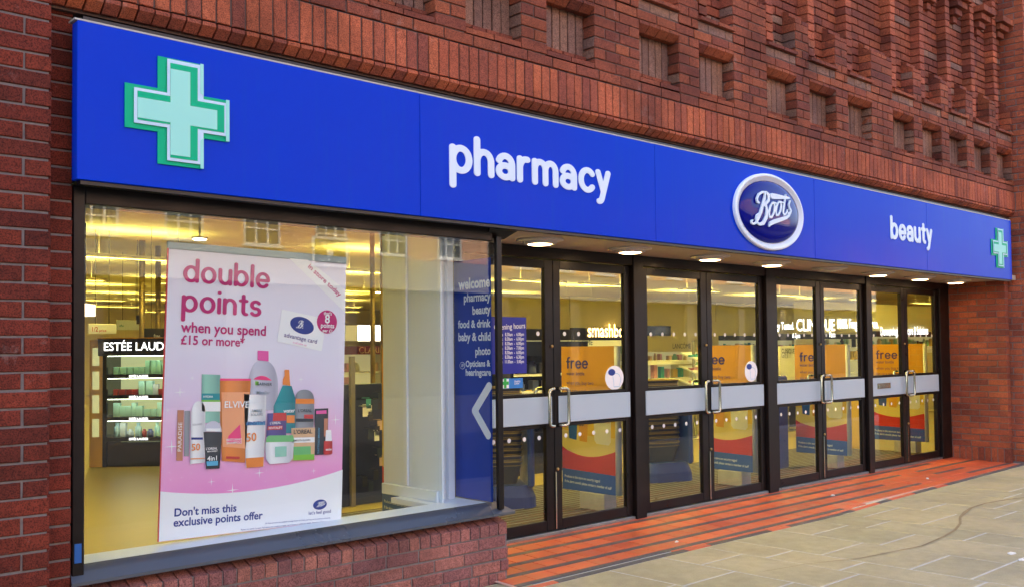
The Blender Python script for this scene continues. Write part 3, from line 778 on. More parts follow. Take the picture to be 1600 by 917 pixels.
def cross(cx, cz, s_, name='green_cross'):
    """stepped green cross drawn with an inner shadowed cross; s_ = full width"""
    u = s_ / 780.0                                  # drawn on a 780-unit square
    def poly(pts, mat, lay, nm, th=.003, par=None):
        b = MB(); b.poly([(cx + (x - 390) * u, YS - .002 - lay, cz + (y - 390) * u) for x, y in pts], (0, -th, 0)); return b.build(nm, mat, par if par else sign)
    def plus(x0, x1, a, b_, y0, y1, c, d): return [(a, y0), (b_, y0), (b_, c), (x1, c), (x1, d), (b_, d), (b_, y1), (a, y1), (a, d), (x0, d), (x0, c), (a, c)]
    base = poly(plus(0, 780, 235, 575, 0, 780, 230, 545), 'cross_green', 0, name, .006)
    poly(plus(60, 780, 300, 575, 30, 770, 268, 520), 'cross_white', .012, 'outline', .002, base)
    poly(plus(84, 738, 322, 528, 52, 742, 292, 498), 'cross_green', .014, 'face', .002, base)
    poly(plus(84, 680, 322, 470, 72, 700, 306, 452), 'cross_pale', .016, 'highlight', .002, base)
    poly([(550, 0), (575, 0), (575, 230), (550, 205)], 'cross_pale', .0142, 'edge_light', .002, base); poly([(752, 230), (780, 230), (780, 545), (752, 545)], 'cross_pale', .0143, 'edge_light', .002, base)
    poly([(550, 560), (575, 545), (575, 780), (550, 780)], 'cross_pale', .0144, 'edge_light', .002, base)
a, b_ = PY(194, 173, YS), PY(356, 190, YS); c, d = PY(276, 97, YS), PY(277, 258, YS)
cross((a.x + b_.x) / 2, PY(275, 177, YS).z, b_.x - a.x)
a, b_ = PY(1547, 388, YS), PY(1573, 388, YS); cross((a.x + b_.x) / 2, PY(1560, 388, YS).z, .455)
# oval emblem
plain('emblem_blue', srgb(4, 10, 120), .06, spec=.22)
plain('ring_white', srgb(234, 240, 246), .4, spec=.2)
def ellipse_dome(prof, cx, cz, n=72):
    """prof: list of (half width, half height, forward)"""
    b = MB(); k = 0; vs = []; fs = []
    for (a, h, f) in prof:
        for j in range(n):
            q = 2 * math.pi * j / n; vs.append((cx + a * math.cos(q), YS - f, cz + h * math.sin(q)))
    for i in range(len(prof) - 1):
        for j in range(n): fs.append((i * n + j, i * n + (j + 1) % n, (i + 1) * n + (j + 1) % n, (i + 1) * n + j))
    fs.append(tuple((len(prof) - 1) * n + j for j in range(n)))
    return b.add(vs, fs, True)
LCX, LCZ = 6.875, 2.52
W_, H_ = .505, .312
ellipse_dome([(W_, H_, .001), (W_, H_, .02), (W_ - .004, H_ - .004, .026), (W_ - .014, H_ - .014, .03), (W_ - .026, H_ - .026, .028), (W_ - .03, H_ - .03, .018), (W_ - .062, H_ - .052, .014), (W_ - .068, H_ - .058, .004)], LCX, LCZ).build('emblem_ring', 'ring_white', sign)
em = ellipse_dome([((W_ - .068) * math.cos(q), (H_ - .058) * math.cos(q), .012 + .05 * math.sin(q)) for q in [R_(x) for x in (0, 8, 18, 30, 42, 54, 66, 76, 84, 88)]], LCX, LCZ).build('emblem', 'emblem_blue', sign)
place(script_mesh('sign_white', .5), 'script', Vector((_LC.x - .02, YS - .05, _LC.z)), Vector((1, 0, 0)), Vector((0, 0, 1)), Vector((0, -1, 0)), .9, .93, .012, em, .012)

# ================================================================== SHOP WINDOW
plain('bronze', srgb(20, 13, 12), .35, metal=.0, spec=.3, noise=.25, nscale=6)
plain('bronze_warm', srgb(26, 18, 15), .38, spec=.3, noise=.25, nscale=6)
plain('sill_metal', srgb(94, 98, 106), .3, metal=.5, noise=.04, nscale=2)
plain('white_paint', srgb(228, 238, 248), .4, noise=.03, nscale=4)
plain('cream_panel', srgb(222, 234, 244), .45, noise=.03, nscale=4)
win = empty('shop_window', (2.8, .05, .4), label='large bronze framed display window with a grey metal sill', cat='window')
YG = .06
MB().box(1.482, 1.535, .0, .13, .43, 2.18, .004).build('jamb', 'bronze', win)
MB().box(4.0, 4.042, -.022, .008, .44, 2.13, .003).build('corner_post', 'bronze', win)
MB().box(1.535, 3.985, .0, .13, 2.10, 2.183, .004).build('head', 'bronze_warm', win)
b = MB(); b.add([(1.49, .055, .482), (4.03, .055, .482), (4.12, -.035, .42), (1.47, -.035, .42), (1.49, .055, .39), (4.03, .055, .39), (4.12, -.035, .405), (1.47, -.035, .405)],
                [(0, 1, 2, 3), (3, 2, 6, 7), (1, 5, 6, 2), (0, 3, 7, 4), (4, 7, 6, 5), (0, 4, 5, 1)]); b.build('sill', 'sill_metal', win)
b = MB(); b.add([(3.95, -.02, 2.18), (4.19, -.02, 2.18), (4.10, .02, 2.12), (3.95, .02, 2.12), (3.95, .14, 2.18), (4.19, .14, 2.18), (4.10, .14, 2.12), (3.95, .14, 2.12)],
                [(0, 1, 2, 3), (4, 7, 6, 5), (1, 5, 6, 2), (3, 2, 6, 7), (0, 3, 7, 4)]); b.build('head_trim', 'bronze', win)
boxo('glass_pane', 'glass', (1.535, 4.0, YG - .04, YG - .03, .478, 2.105), win)
boxo('return_pane', 'glass', (4.015, 4.025, .03, .70, .47, 2.13), win)
boxo('return_sill', 'bronze', (3.995, 4.045, .06, .70, .40, .47), win)
MB().box(1.52, 4.0, .072, .30, .44, .474, .003).build('inner_sill', 'white_paint', win)
boxo('return_shelf', 'white_paint', (3.70, 4.0, .30, .70, .44, .474), win)
# small blue maker sticker low on the jamb
boxo('jamb_sticker', plain('sticker_blue', srgb(30, 90, 160), .4), (1.492, 1.522, -.0025, -.0005, .50, .585), win)
# white lining wall inside the window, beside the return pane
t = empty('lining_wall', (3.85, .5, .474), label='white panelled lining wall inside the window beside the blue panel', cat='wall')
MB().box(3.785, 3.80, .30, .90, .474, 2.2).build('side_panel', 'cream_panel', t)
MB().box(3.772, 3.787, .62, .66, .55, 2.2, .003).build('batten', 'white_paint', t)
MB().box(3.765, 3.784, .302, .90, .474, .545, .004).build('skirting', 'cream_panel', t)
MB().box(3.80, 3.958, .40, .43, .474, 2.2).build('front_panel', 'white_paint', t)
MB().box(3.915, 3.965, .365, .398, .474, 2.2, .003).build('edge_strip', 'white_paint', t)
MB().box(3.783, 3.80, .27, .2995, .474, 2.2, .003).build('corner_bead', 'white_paint', t)

# welcome panel stuck to the inner side of the return pane, read from the window
plain('print_blue', srgb(2, 56, 156), .4, spec=.2); plain('print_white', srgb(226, 232, 240), .5)
XW = 3.992
wp = empty('welcome_panel', (XW, .25, .48), label='tall blue welcome panel listing departments with a white chevron', cat='sign')
boxo('sheet', 'print_blue', (XW, XW + .004, .032, .392, .482, 2.0), wp)
def tx(s, x0, x1, y, bold=.012, hf=1.15): text_at(s, PX(x0, y, XW), PX(x1, y, XW), 'print_white', wp, .0015, hf, bold)
P_ = onp('x', XW)
for s, x0, y0, x1, y1 in (('welcome', 719, 452.5, 769, 447.5), ('pharmacy', 727.5, 471.5, 770, 468.5), ('beauty', 741, 491, 770, 488.5), ('food & drink', 718.5, 512, 770, 510), ('baby & child', 719, 532, 770, 531),
                          ('photo', 745.5, 554, 770, 553), ('Opticians &', 730.5, 572.5, 769.5, 571.5), ('hearingcare', 730.5, 586, 770.5, 586)):
    text_at(s, P_(x0 - 2.5, y0), P_(x1 - 3, y1), 'print_white', wp, .0015, 1.12, .03)
b = MB(); c0 = P_(722.5, 570.5)
ring = [(c0 + Vector((0, .027 * math.cos(q), .023 * math.sin(q)))) for q in [k * math.pi / 12 for k in range(24)]]
b.poly(ring, (-.001, 0, 0)); lgw = b.build('small_emblem', 'print_white', wp)
b = MB(); b.poly([c0 + (q - c0) * .88 + Vector((-.0012, 0, 0)) for q in ring], (-.0008, 0, 0)); b.build('emblem_field', 'print_blue', lgw)
place(script_mesh('print_white', 0), 'script', c0 + Vector((-.0024, 0, 0)), Vector((0, -1, 0)), Vector((0, 0, 1)), Vector((-1, 0, 0)), .05, .07, 0, lgw, 1)
chev = [(P_(764.5, 603), .012), (P_(742, 641), .012), (P_(763, 679), .012)]
pl = contour([[(-q.y, q.z, .027) for q, _ in chev]], None, .006)
place(loops_mesh(pl, 'print_white', 0), 'chevron', Vector((XW - .002, 0, 0)), Vector((0, -1, 0)), Vector((0, 0, 1)), Vector((-1, 0, 0)), 1, 1, 0, wp, 1)

# ================================================================== HANGING BANNER IN THE WINDOW
YH = .25
K = onp('y', YH)
def banner_mat():
    m, t, b = new_mat('banner_print')
    tc = t.nodes.new('ShaderNodeTexCoord'); sx = t.nodes.new('ShaderNodeSeparateXYZ'); t.links.new(tc.outputs['Object'], sx.inputs[0])
    n = t.nodes.new('ShaderNodeTexNoise'); n.inputs['Scale'].default_value = 2.6; n.inputs['Detail'].default_value = 5; t.links.new(tc.outputs['Object'], n.inputs['Vector'])
    a = t.nodes.new('ShaderNodeMath'); a.operation = 'MULTIPLY_ADD'; a.inputs[1].default_value = .35; t.links.new(n.outputs[0], a.inputs[0]); t.links.new(sx.outputs['Z'], a.inputs[2])
    rp = ramp_node(t, [(0.0, srgb(238, 138, 206)), (.18, srgb(242, 164, 216)), (.36, srgb(238, 188, 226)), (.55, srgb(230, 214, 240)), (.75, srgb(232, 230, 246)), (1, srgb(236, 234, 248))])
    mr = t.nodes.new('ShaderNodeMapRange'); mr.inputs[1].default_value = .75; mr.inputs[2].default_value = 1.9; t.links.new(a.outputs[0], mr.inputs[0]); t.links.new(mr.outputs[0], rp.inputs[0])
    # printed sparkle
    vo = t.nodes.new('ShaderNodeTexVoronoi'); vo.inputs['Scale'].default_value = 34; t.links.new(tc.outputs['Object'], vo.inputs['Vector'])
    sp_ = t.nodes.new('ShaderNodeMapRange'); sp_.inputs[1].default_value = .02; sp_.inputs[2].default_value = .1; sp_.inputs[3].default_value = .75; sp_.inputs[4].default_value = 0; t.links.new(vo.outputs['Distance'], sp_.inputs[0])
    zz = t.nodes.new('ShaderNodeMapRange'); zz.inputs[1].default_value = 1.45; zz.inputs[2].default_value = 1.2; t.links.new(sx.outputs['Z'], zz.inputs[0])
    mu = t.nodes.new('ShaderNodeMath'); mu.operation = 'MULTIPLY'; t.links.new(sp_.outputs[0], mu.inputs[0]); t.links.new(zz.outputs[0], mu.inputs[1])
    mx = t.nodes.new('ShaderNodeMix'); mx.data_type = 'RGBA'; t.links.new(mu.outputs[0], mx.inputs[0]); t.links.new(rp.outputs[0], mx.inputs[6]); mx.inputs[7].default_value = (1, 1, 1, 1)
    t.links.new(mx.outputs[2], b.inputs['Base Color']); b.inputs['Roughness'].default_value = .45
banner_mat()
for nm, c in dict(magenta=(190, 0, 112), pink=(236, 90, 170), navy=(10, 50, 140), paper=(246, 248, 250), orange=(240, 140, 60), peach=(246, 168, 120), teal=(30, 150, 160), mint=(150, 210, 190), charcoal=(40, 52, 64), red=(206, 56, 60), tan=(220, 180, 140), green=(110, 190, 120), lime=(130, 200, 70), purple=(90, 80, 150), skyblue=(90, 180, 220), rail=(150, 172, 176), grey=(150, 156, 164), rose=(240, 60, 130), copper=(196, 130, 100), clearplastic=(206, 206, 222)).items():
    plain('ink_' + nm, srgb(*c), .45)
bn = empty('hanging_banner', (2.5, YH, 1.98), label='pink and white promotional banner hanging behind the window glass', cat='banner')
q = [K(264, 388), K(541, 412), K(533, 812), K(248, 846)]
b = MB(); b.poly(q, (0, .006, 0)); sheet = b.build('sheet', 'banner_print', bn)
b = MB(); b.poly([K(263, 377), K(541, 402), K(541, 413), K(263, 389)], (0, .02, 0)); b.build('top_rail', 'ink_rail', bn)
b = MB(); b.poly([K(261.5, 388), K(264, 388), K(248, 846), K(246.5, 846)], (0, .006, 0)); b.build('side_edge', 'ink_red', bn)
def K2(x, y, lay=1):
    p = K(x, y); return p + Vector((0, -.0012 * lay, 0))
def shape(nm, mat, pts, lay=1, par=None):
    b = MB(); b.poly([K2(x, y, lay) for x, y in pts], (0, -.0006, 0)); return b.build(nm, 'ink_' + mat, par or bn)
def bz(pts, n=10):      # quadratic through three points -> polyline
    (x0, y0), (x1, y1), (x2, y2) = pts
    return [((1 - s) ** 2 * x0 + 2 * s * (1 - s) * x1 + s * s * x2, (1 - s) ** 2 * y0 + 2 * s * (1 - s) * y1 + s * s * y2) for s in [k / n for k in range(n + 1)]]
shape('white_foot', 'paper', bz([(250.5, 767), (395, 782), (535, 733)], 16) + [(533, 811.5), (248, 845.5)], 1)
def btext(s, x0, y0, x1, y1, mat, lay=3, hf=1.0, bold=.01, par=None): return text_at(s, K(x0, y0), K(x1, y1), 'ink_' + mat, par or bn, .0012 * lay + .0004, hf, bold)
def brt(s, x0, y0, x1, y1, mat, lay=2, hf=1.0, h=.125): round_text(s, K(x0, y0), K(x1, y1), 'ink_' + mat, bn, .0012 * lay, .0008, hf, .08, h)
brt('double', 285, 440.5, 421, 452, 'magenta', hf=1.0); brt('points', 282.5, 487, 408, 495, 'magenta', hf=.98)
btext('when you spend', 282, 518, 415, 524, 'magenta', 2, 1.05, .022); btext('£15 or more*', 282, 537, 382, 541, 'magenta', 2, 1.05, .022)
b = [(455, 400), (471, 413.6), (540, 471), (539, 488)]
shape('corner_flash', 'paper', [(452, 404), (481, 406.5), (540, 454), (539, 488)], 1)
text_at('in store today', K(480.5, 418), K(530, 464), 'ink_magenta', bn, .003, .85, .015, up=Vector((0, 0, 1)))
card = shape('loyalty_card', 'paper', [(440, 483), (505, 497), (503, 511), (506, 523), (502, 548), (433, 533), (433, 530)], 2)
c0 = K(471.5, 508)
el = [c0 + Vector((.0745 * math.cos(k * .2618) , -.0032, .047 * math.sin(k * .2618) - .014 * math.cos(k * .2618) * .9)) for k in range(24)]
b = MB(); b.poly(el, (0, -.0005, 0)); e_ = b.build('card_emblem', 'ink_navy', card)
place(script_mesh('ink_paper', 0), 'script', c0 + Vector((0, -.0045, .002)), Vector((1, 0, -.2)).normalized(), Vector((0, 0, 1)), Vector((0, -1, 0)), .145, .145, 0, card, 1)
btext('advantage card', 443, 525.5, 494, 536.5, 'purple', 4, 1.0, .005, card); btext('it all adds up', 457, 535.5, 478, 540, 'pink', 4, .8, 0, card)
c0 = K(510.5, 502.5)
b = MB(); b.poly([c0 + Vector((.066 * math.cos(k * .2618), -.003, .066 * math.sin(k * .2618))) for k in range(24)], (0, -.0006, 0)); rd = b.build('points_roundel', 'ink_magenta', bn)
for s, x0, x1, y, hf in (("that's", 505, 517.5, 491.5, 1.1), ('8', 506.8, 514.5, 504, 1.0), ('points', 500.5, 521.5, 511, 1.0), ('per £1', 503.5, 518, 518, 1.0)): btext(s, x0, y, x1, y + (x1 - x0) * .06, 'paper', 4, hf, .02, rd)
btext("Don't miss this", 272, 806, 369, 798, 'navy', 2, 1.0, .022); btext('exclusive points offer', 270.5, 822, 410, 809.5, 'navy', 2, 1.0, .022)
c0 = K(499.5, 787.5)
b = MB(); b.poly([c0 + Vector((.044 * math.cos(k * .2618), -.003, .028 * math.sin(k * .2618))) for k in range(24)], (0, -.0006, 0)); e_ = b.build('printed_emblem', 'ink_navy', bn)
place(script_mesh('ink_paper', 0), 'script', c0 + Vector((0, -.0045, 0)), Vector((1, 0, 0)), Vector((0, 0, 1)), Vector((0, -1, 0)), .085, .09, 0, e_, 1)
btext("let's feel good", 482, 803.5, 516.5, 800, 'navy', 2, 1.0, .008)
btext('All these products are available through Order & Collect, and may not be stocked in all stores.', 414, 818, 516, 809, 'navy', 2, 1.0)
btext('Points are worth 1p each. Full terms and conditions apply; see in store or online for details. Advantage Card required.', 376, 828, 516, 814, 'navy', 2, 1.0)
# printed packs, back to front
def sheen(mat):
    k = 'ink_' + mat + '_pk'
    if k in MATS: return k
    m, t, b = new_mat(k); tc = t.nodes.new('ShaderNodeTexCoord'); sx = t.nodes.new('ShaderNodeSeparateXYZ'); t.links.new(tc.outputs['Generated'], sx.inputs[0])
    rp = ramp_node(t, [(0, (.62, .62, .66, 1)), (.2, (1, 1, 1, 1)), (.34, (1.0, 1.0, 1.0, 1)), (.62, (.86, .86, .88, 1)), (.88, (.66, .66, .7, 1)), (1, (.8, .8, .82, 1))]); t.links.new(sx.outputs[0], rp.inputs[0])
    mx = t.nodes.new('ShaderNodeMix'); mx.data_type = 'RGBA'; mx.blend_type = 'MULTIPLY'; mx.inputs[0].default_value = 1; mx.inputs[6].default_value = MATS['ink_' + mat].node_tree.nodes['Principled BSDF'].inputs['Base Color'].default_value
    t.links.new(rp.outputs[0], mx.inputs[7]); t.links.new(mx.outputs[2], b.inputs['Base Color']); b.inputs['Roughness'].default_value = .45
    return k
def pack(nm, mat, pts, lay, extras=()):
    o = shape(nm, mat, pts, lay)
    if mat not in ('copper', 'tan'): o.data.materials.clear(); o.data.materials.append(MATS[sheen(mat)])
    for k, (m2, p2) in enumerate(extras): shape('label', m2, p2, lay + 1 + k, o)
    return o
pack('printed_bottle', 'clearplastic', bz([(387, 597), (392, 566), (404, 563)]) + bz([(418, 564), (432, 570), (434, 600)]) + [(434, 640), (387, 640)], 2, [('pink', [(402, 547), (419, 548), (419, 564), (402, 562)]), ('rose', bz([(395, 592), (409, 580), (424, 594)])), ('lime', [(398, 595), (403, 595), (403, 601), (398, 601)])])
pack('printed_box', 'mint', [(315, 584), (344, 585), (343, 660), (314, 660)], 2, [('teal', [(314.5, 614), (343.5, 614), (343.5, 624), (314.3, 624)]), ('lime', [(314.5, 624), (343.5, 624.5), (343.5, 627), (314.3, 627)]), ('paper', [(314.5, 627), (343.5, 627), (343.4, 642), (314.4, 642)])])
pack('printed_spray', 'teal', [(441, 602), (455, 602), (461, 622), (461, 676), (426, 676), (427, 634)], 3, [('orange', [(441, 600), (441.5, 592), (444, 586), (444, 577), (451, 577), (452, 592), (453, 602)]), ('orange', [(447, 648), (459.5, 648), (459.5, 660), (447, 660)])])
pack('printed_tube', 'orange', [(343, 592), (391, 592), (391, 600), (382, 722), (346, 719), (343, 640)], 4, [('rose', [(343, 590.5), (391, 591), (391, 594), (343, 594)]), ('peach', [(345, 612), (389, 612), (383, 700), (347, 697)]), ('rose', [(356, 680), (374, 662), (376, 692), (353, 690)]), ('red', [(352, 712), (373, 712.5), (373, 716), (352, 715.5)])])
pack('printed_carton', 'copper', [(277, 640), (287, 640), (285, 719), (275, 719)], 2); pack('printed_carton', 'grey', [(288, 641), (297, 641), (295, 712), (287, 712)], 2)
pack('printed_can', 'paper', bz([(298, 644), (300, 627), (309, 626)]) + bz([(311, 626), (320, 628), (320, 644)]) + [(319, 722), (296, 724)], 5, [('navy', [(298, 682.5), (316, 682.5), (316, 686), (298, 686)]), ('peach', [(296.5, 715), (319, 714), (319, 716), (296.5, 717)])])
pack('printed_rollon', 'charcoal', [(317, 674), (346, 674.5), (342, 731), (321, 732)], 6, [('clearplastic', bz([(318, 673), (319, 658), (332, 657)]) + bz([(334, 657), (345, 659), (345, 674)])), ('paper', [(321, 668.5), (343, 668.5), (343, 673), (321, 673)]), ('skyblue', [(321, 720), (339, 719), (339, 726), (322, 727)])])
pack('printed_tube', 'paper', [(380, 615), (415, 617), (411, 728), (383, 730)], 6, [('orange', [(382.5, 715), (411, 713), (410, 728), (384, 730)]), ('skyblue', [(383, 659), (413, 658), (413, 663), (383, 663.5)])])
pack('printed_can', 'grey', bz([(460, 624), (461, 608), (474, 608)]) + bz([(476, 608), (490, 609), (490, 626)]) + [(489, 672), (461, 672)], 5, [('orange', [(461, 622), (490, 622.5), (490, 630), (461, 630)]), ('red', [(474, 647), (488, 647), (488, 653), (474, 653)]), ('charcoal', [(461, 653), (488, 653.5), (488, 658), (461, 658)])])
pack('printed_carton', 'purple', [(417, 645), (446, 644), (446, 680), (415, 682)], 6, [('red', [(426, 644.5), (446, 644), (446, 656), (425, 657)]), ('red', [(417, 665), (440, 664), (440, 670), (416, 671)])])
pack('printed_carton', 'tan', [(454, 668), (491, 667), (490, 718), (454, 719)], 7, [('paper', [(455, 683), (490, 682), (490, 690), (455, 691)]), ('green', [(457, 697), (484, 696), (484, 712), (457, 713)]), ('lime', [(457, 710), (489, 708.5), (489, 717), (457, 718)])])
pack('printed_carton', 'charcoal', [(491, 638), (512, 637), (511, 709), (490, 710)], 5, [('pink', [(493, 641), (509, 640), (509, 645.5), (493, 646)]), ('copper', [(505, 653), (511, 653), (510.5, 681), (505, 681)])])
pack('printed_tub', 'paper', [(413, 690), (458, 688), (456, 715), (450, 722), (420, 724), (414, 716)], 8, [('green', bz([(414, 690), (414, 680), (420, 679.5)]) + [(452, 679)] + bz([(456, 679), (458, 684), (458, 689)])), ('mint', [(428, 697), (446, 696), (446, 712), (428, 713)])])
pack('printed_bottle', 'red', [(505, 688), (518, 687.5), (518, 707), (516, 709), (506, 709.5), (504, 707)], 7, [('paper', [(508, 671), (516, 671), (517, 688), (507, 688)])])
for x, y, r in ((281, 612, 9), (268, 697, 11), (300, 590, 5), (363, 765, 10), (470, 592, 6), (524, 655, 9), (490, 735, 5), (262, 640, 5), (405, 738, 8), (330, 752, 6)):
    b = MB(); c = K2(x, y, 1); rr_ = r * .0036
    b.poly([c + Vector((rr_ * (1 if k % 2 == 0 else .1) * math.cos(k * math.pi / 4), 0, rr_ * (1 if k % 2 == 0 else .1) * math.sin(k * math.pi / 4))) for k in range(8)], (0, -.0006, 0)); b.build('printed_glint', 'ink_paper', bn)
for s, x0, y0, x1, y1, m2 in (('SOLAIRE', 299, 664, 314, 663, 'grey'), ('AMBRE', 391, 643, 408, 642.5, 'grey'), ('SOLAIRE', 390, 649, 409, 648, 'grey'), ('essie', 507, 703, 516, 702.5, 'paper'), ('HYDRA', 316, 620.5, 331, 620.5, 'paper'), ('SMOOTH SUGARS', 457, 688.5, 483, 687.5, 'charcoal'), ('REVITALIFT', 418, 669.5, 439, 668.5, 'paper'), ("L'OREAL", 420, 662, 437, 661, 'paper'), ('MEN EXPERT', 322, 705.5, 338, 704.5, 'paper'),
                             ('ELVIVE', 349, 636, 387, 636, 'paper'), ('50', 297.5, 703, 311, 702, 'orange'), ('50', 383, 689, 399, 687.5, 'orange'), ('SENSITIVE', 382.5, 663.5, 413, 662, 'navy'), ('4in1', 322, 719, 337, 718, 'paper'), ("L'OREAL", 457, 677, 486, 676, 'charcoal'),
                             ('water', 441, 644, 459, 643, 'paper'), ('RESTORING', 352, 688, 376, 687, 'paper'), ('SHAMPOO', 352, 693, 376, 692, 'paper'), ('GARNIER', 399, 601, 423, 602, 'charcoal'), ('Micellar', 399, 615, 420, 615, 'grey'), ("L'OREAL", 464, 643, 485, 642.5, 'charcoal'), ("L'OREAL", 320, 702, 338, 701, 'paper')):
    btext(s, x0, y0, x1, y1, m2, 11, 1.0, .015)
for nm, A, B, yb in (('PARADISE', (281.5, 704), (283, 659), 0), ('TATTOO BROW', (497, 708), (498, 667), 0)):
    a, b_ = K(*A), K(*B); text_at(nm, a, b_, 'ink_paper' if nm[0] == 'P' else 'ink_skyblue', bn, .012, .8, 0, up=Vector((-1, 0, 0)))

# ================================================================== SOFFIT, DOORS
plain('soffit_paint', srgb(196, 178, 156), .5, noise=.12, nscale=2)
boxo('porch_soffit', 'soffit_paint', (3.95, 12.3, -.09, .78, 2.192, 2.25)); struct(bpy.data.objects['porch_soffit'])
plain('lamp_body', srgb(206, 200, 190), .4)
plain('lamp_glow', srgb(255, 240, 215), .4, emit=(1.0, .62, .3, 1), es=5.0)
plain('lamp_off', srgb(210, 206, 198), .3)
DLX = [(4.72, 'first from the window'), (5.69, 'second from the window'), (6.72, 'third from the window'), (7.66, 'fourth from the window'), (8.69, None), (9.68, 'third from the brick pier'), (10.66, 'second from the brick pier'), (11.60, 'nearest the brick pier')]
for x, lb in DLX:
    on = lb is not None
    d = empty('soffit_downlight', (x, .33, 2.192), label=('lit round soffit downlight, ' + lb) if on else 'unlit round soffit downlight between two lit ones', cat='downlight', group='downlights in the entrance soffit')
    MB().lathe([(.168, 0), (.168, -.01), (.15, -.016), (.118, -.018), (.116, -.03), (.104, -.036), (.088, -.037), (.086, -.028)], n=32).build('bezel', 'lamp_body', d, True)
    MB().lathe([(.087, -.024), (.085, -.036), (.07, -.04), (.02, -.042)], n=24).build('diffuser', 'lamp_glow' if on else 'lamp_off', d, True)
plain('kick_white', srgb(182, 200, 210), .3, spec=.35); plain('steel', srgb(190, 192, 175), .22, metal=1.0); plain('threshold_metal', srgb(160, 164, 158), .35, metal=.8, noise=.2, nscale=10)
plain('brass', srgb(200, 170, 110), .3, metal=1.0); plain('dot_white', srgb(226, 226, 222), .6)
YD = .72
HS = [4.19, 6.12, 8.08, 10.06, 11.93]
HE = [4.31, 6.25, 8.24, 10.17, 12.2]
dots_top = {0: None}
LBL = ['first bronze double door beside the window, with the opening hours notice', 'second bronze double door from the window, oval sticker on its right leaf',
       'third bronze double door from the window, second from the right pier', 'bronze double door beside the right brick pier, with a metal letter plate']
_dot = None
def leaf(par, x0, x1, meet_right, stl):
    lf = empty('door_leaf', ((x0 + x1) / 2, YD, .06)); lf.parent = par; lf.matrix_parent_inverse = wm(par).inverted()
    y0, y1 = YD - .022, YD + .022
    for a, b_ in ((x0, x0 + stl), (x1 - stl, x1)): MB().box(a, b_, y0, y1, .062, 2.1, .004).build('stile', 'bronze', lf)
    xi, xj = x0 + stl, x1 - stl
    for a, b_ in ((.062, .14), (.838, .862), (1.078, 1.098), (2.036, 2.1)): MB().box(xi + .0005, xj - .0005, y0 + .003, y1 - .003, a, b_, .003).build('rail', 'bronze', lf)
    boxo('glass_pane', 'glass', (xi - .004, xj + .004, YD - .004, YD + .004, 1.09, 2.04), lf); boxo('glass_pane', 'glass', (xi - .004, xj + .004, YD - .004, YD + .004, .132, .842), lf)
    MB().box(x0 + .035, x1 - .03, y0 - .012, y0 - .002, .868, 1.072, .004).build('kick_plate', 'kick_white', lf)
    boxo('backing_plate', 'bronze', (xi, xj, YD - .012, YD + .012, .862, 1.078), lf)
    for sy in (-1, 1):       # cranked pull handle, outside and inside
        g = x1 if meet_right else x0; sg = -1 if meet_right else 1
        xs = g + sg * .03; xb = g + sg * .1; ya = YD + sy * .022; yo = YD + sy * .075
        pts = [(xs, ya, 1.13), (xs, yo - sy * .02, 1.13), (xs + sg * .02, yo, 1.13), (xb - sg * .03, yo, 1.13), (xb - sg * .008, yo, 1.122), (xb, yo, 1.1), (xb, yo, .88), (xb - sg * .008, yo, .858), (xb - sg * .03, yo, .85), (xs + sg * .02, yo, .85), (xs, yo - sy * .02, .85), (xs, ya, .85)]
        MB().tube(pts, .0125, 10).build('handle', 'steel', lf)
    MB().lathe([(.012, 0), (.012, .01), (.006, .014)], n=10).build('lock', 'brass', lf)
    lk = [o for o in lf.children if o.name.startswith('lock')][-1]
    lk.matrix_parent_inverse = wm(lf).inverted(); lk.rotation_euler = (R_(90), 0, 0); lk.location = ((x1 - .02) if meet_right else (x0 + .02), y0 - .001, 1.45 if meet_right else .52)
    for row_z, n0 in ((1.545, 0), (.765, 0)):
        k = 5 if xj - xi > .7 else 4
        for i in range(k):
            key = 'dot'
            if key not in _BM: _BM[key] = MB().lathe([(.017, 0), (.017, .0012)], n=16).mesh('glass_dot', 'dot_white')
            o = bpy.data.objects.new('glass_dot', _BM[key]); o.location = (xi + .06 + i * (xj - xi - .12) / (k - 1), YD - .0045, row_z); o.rotation_euler = (R_(90), 0, 0); link(o, lf)
    return lf
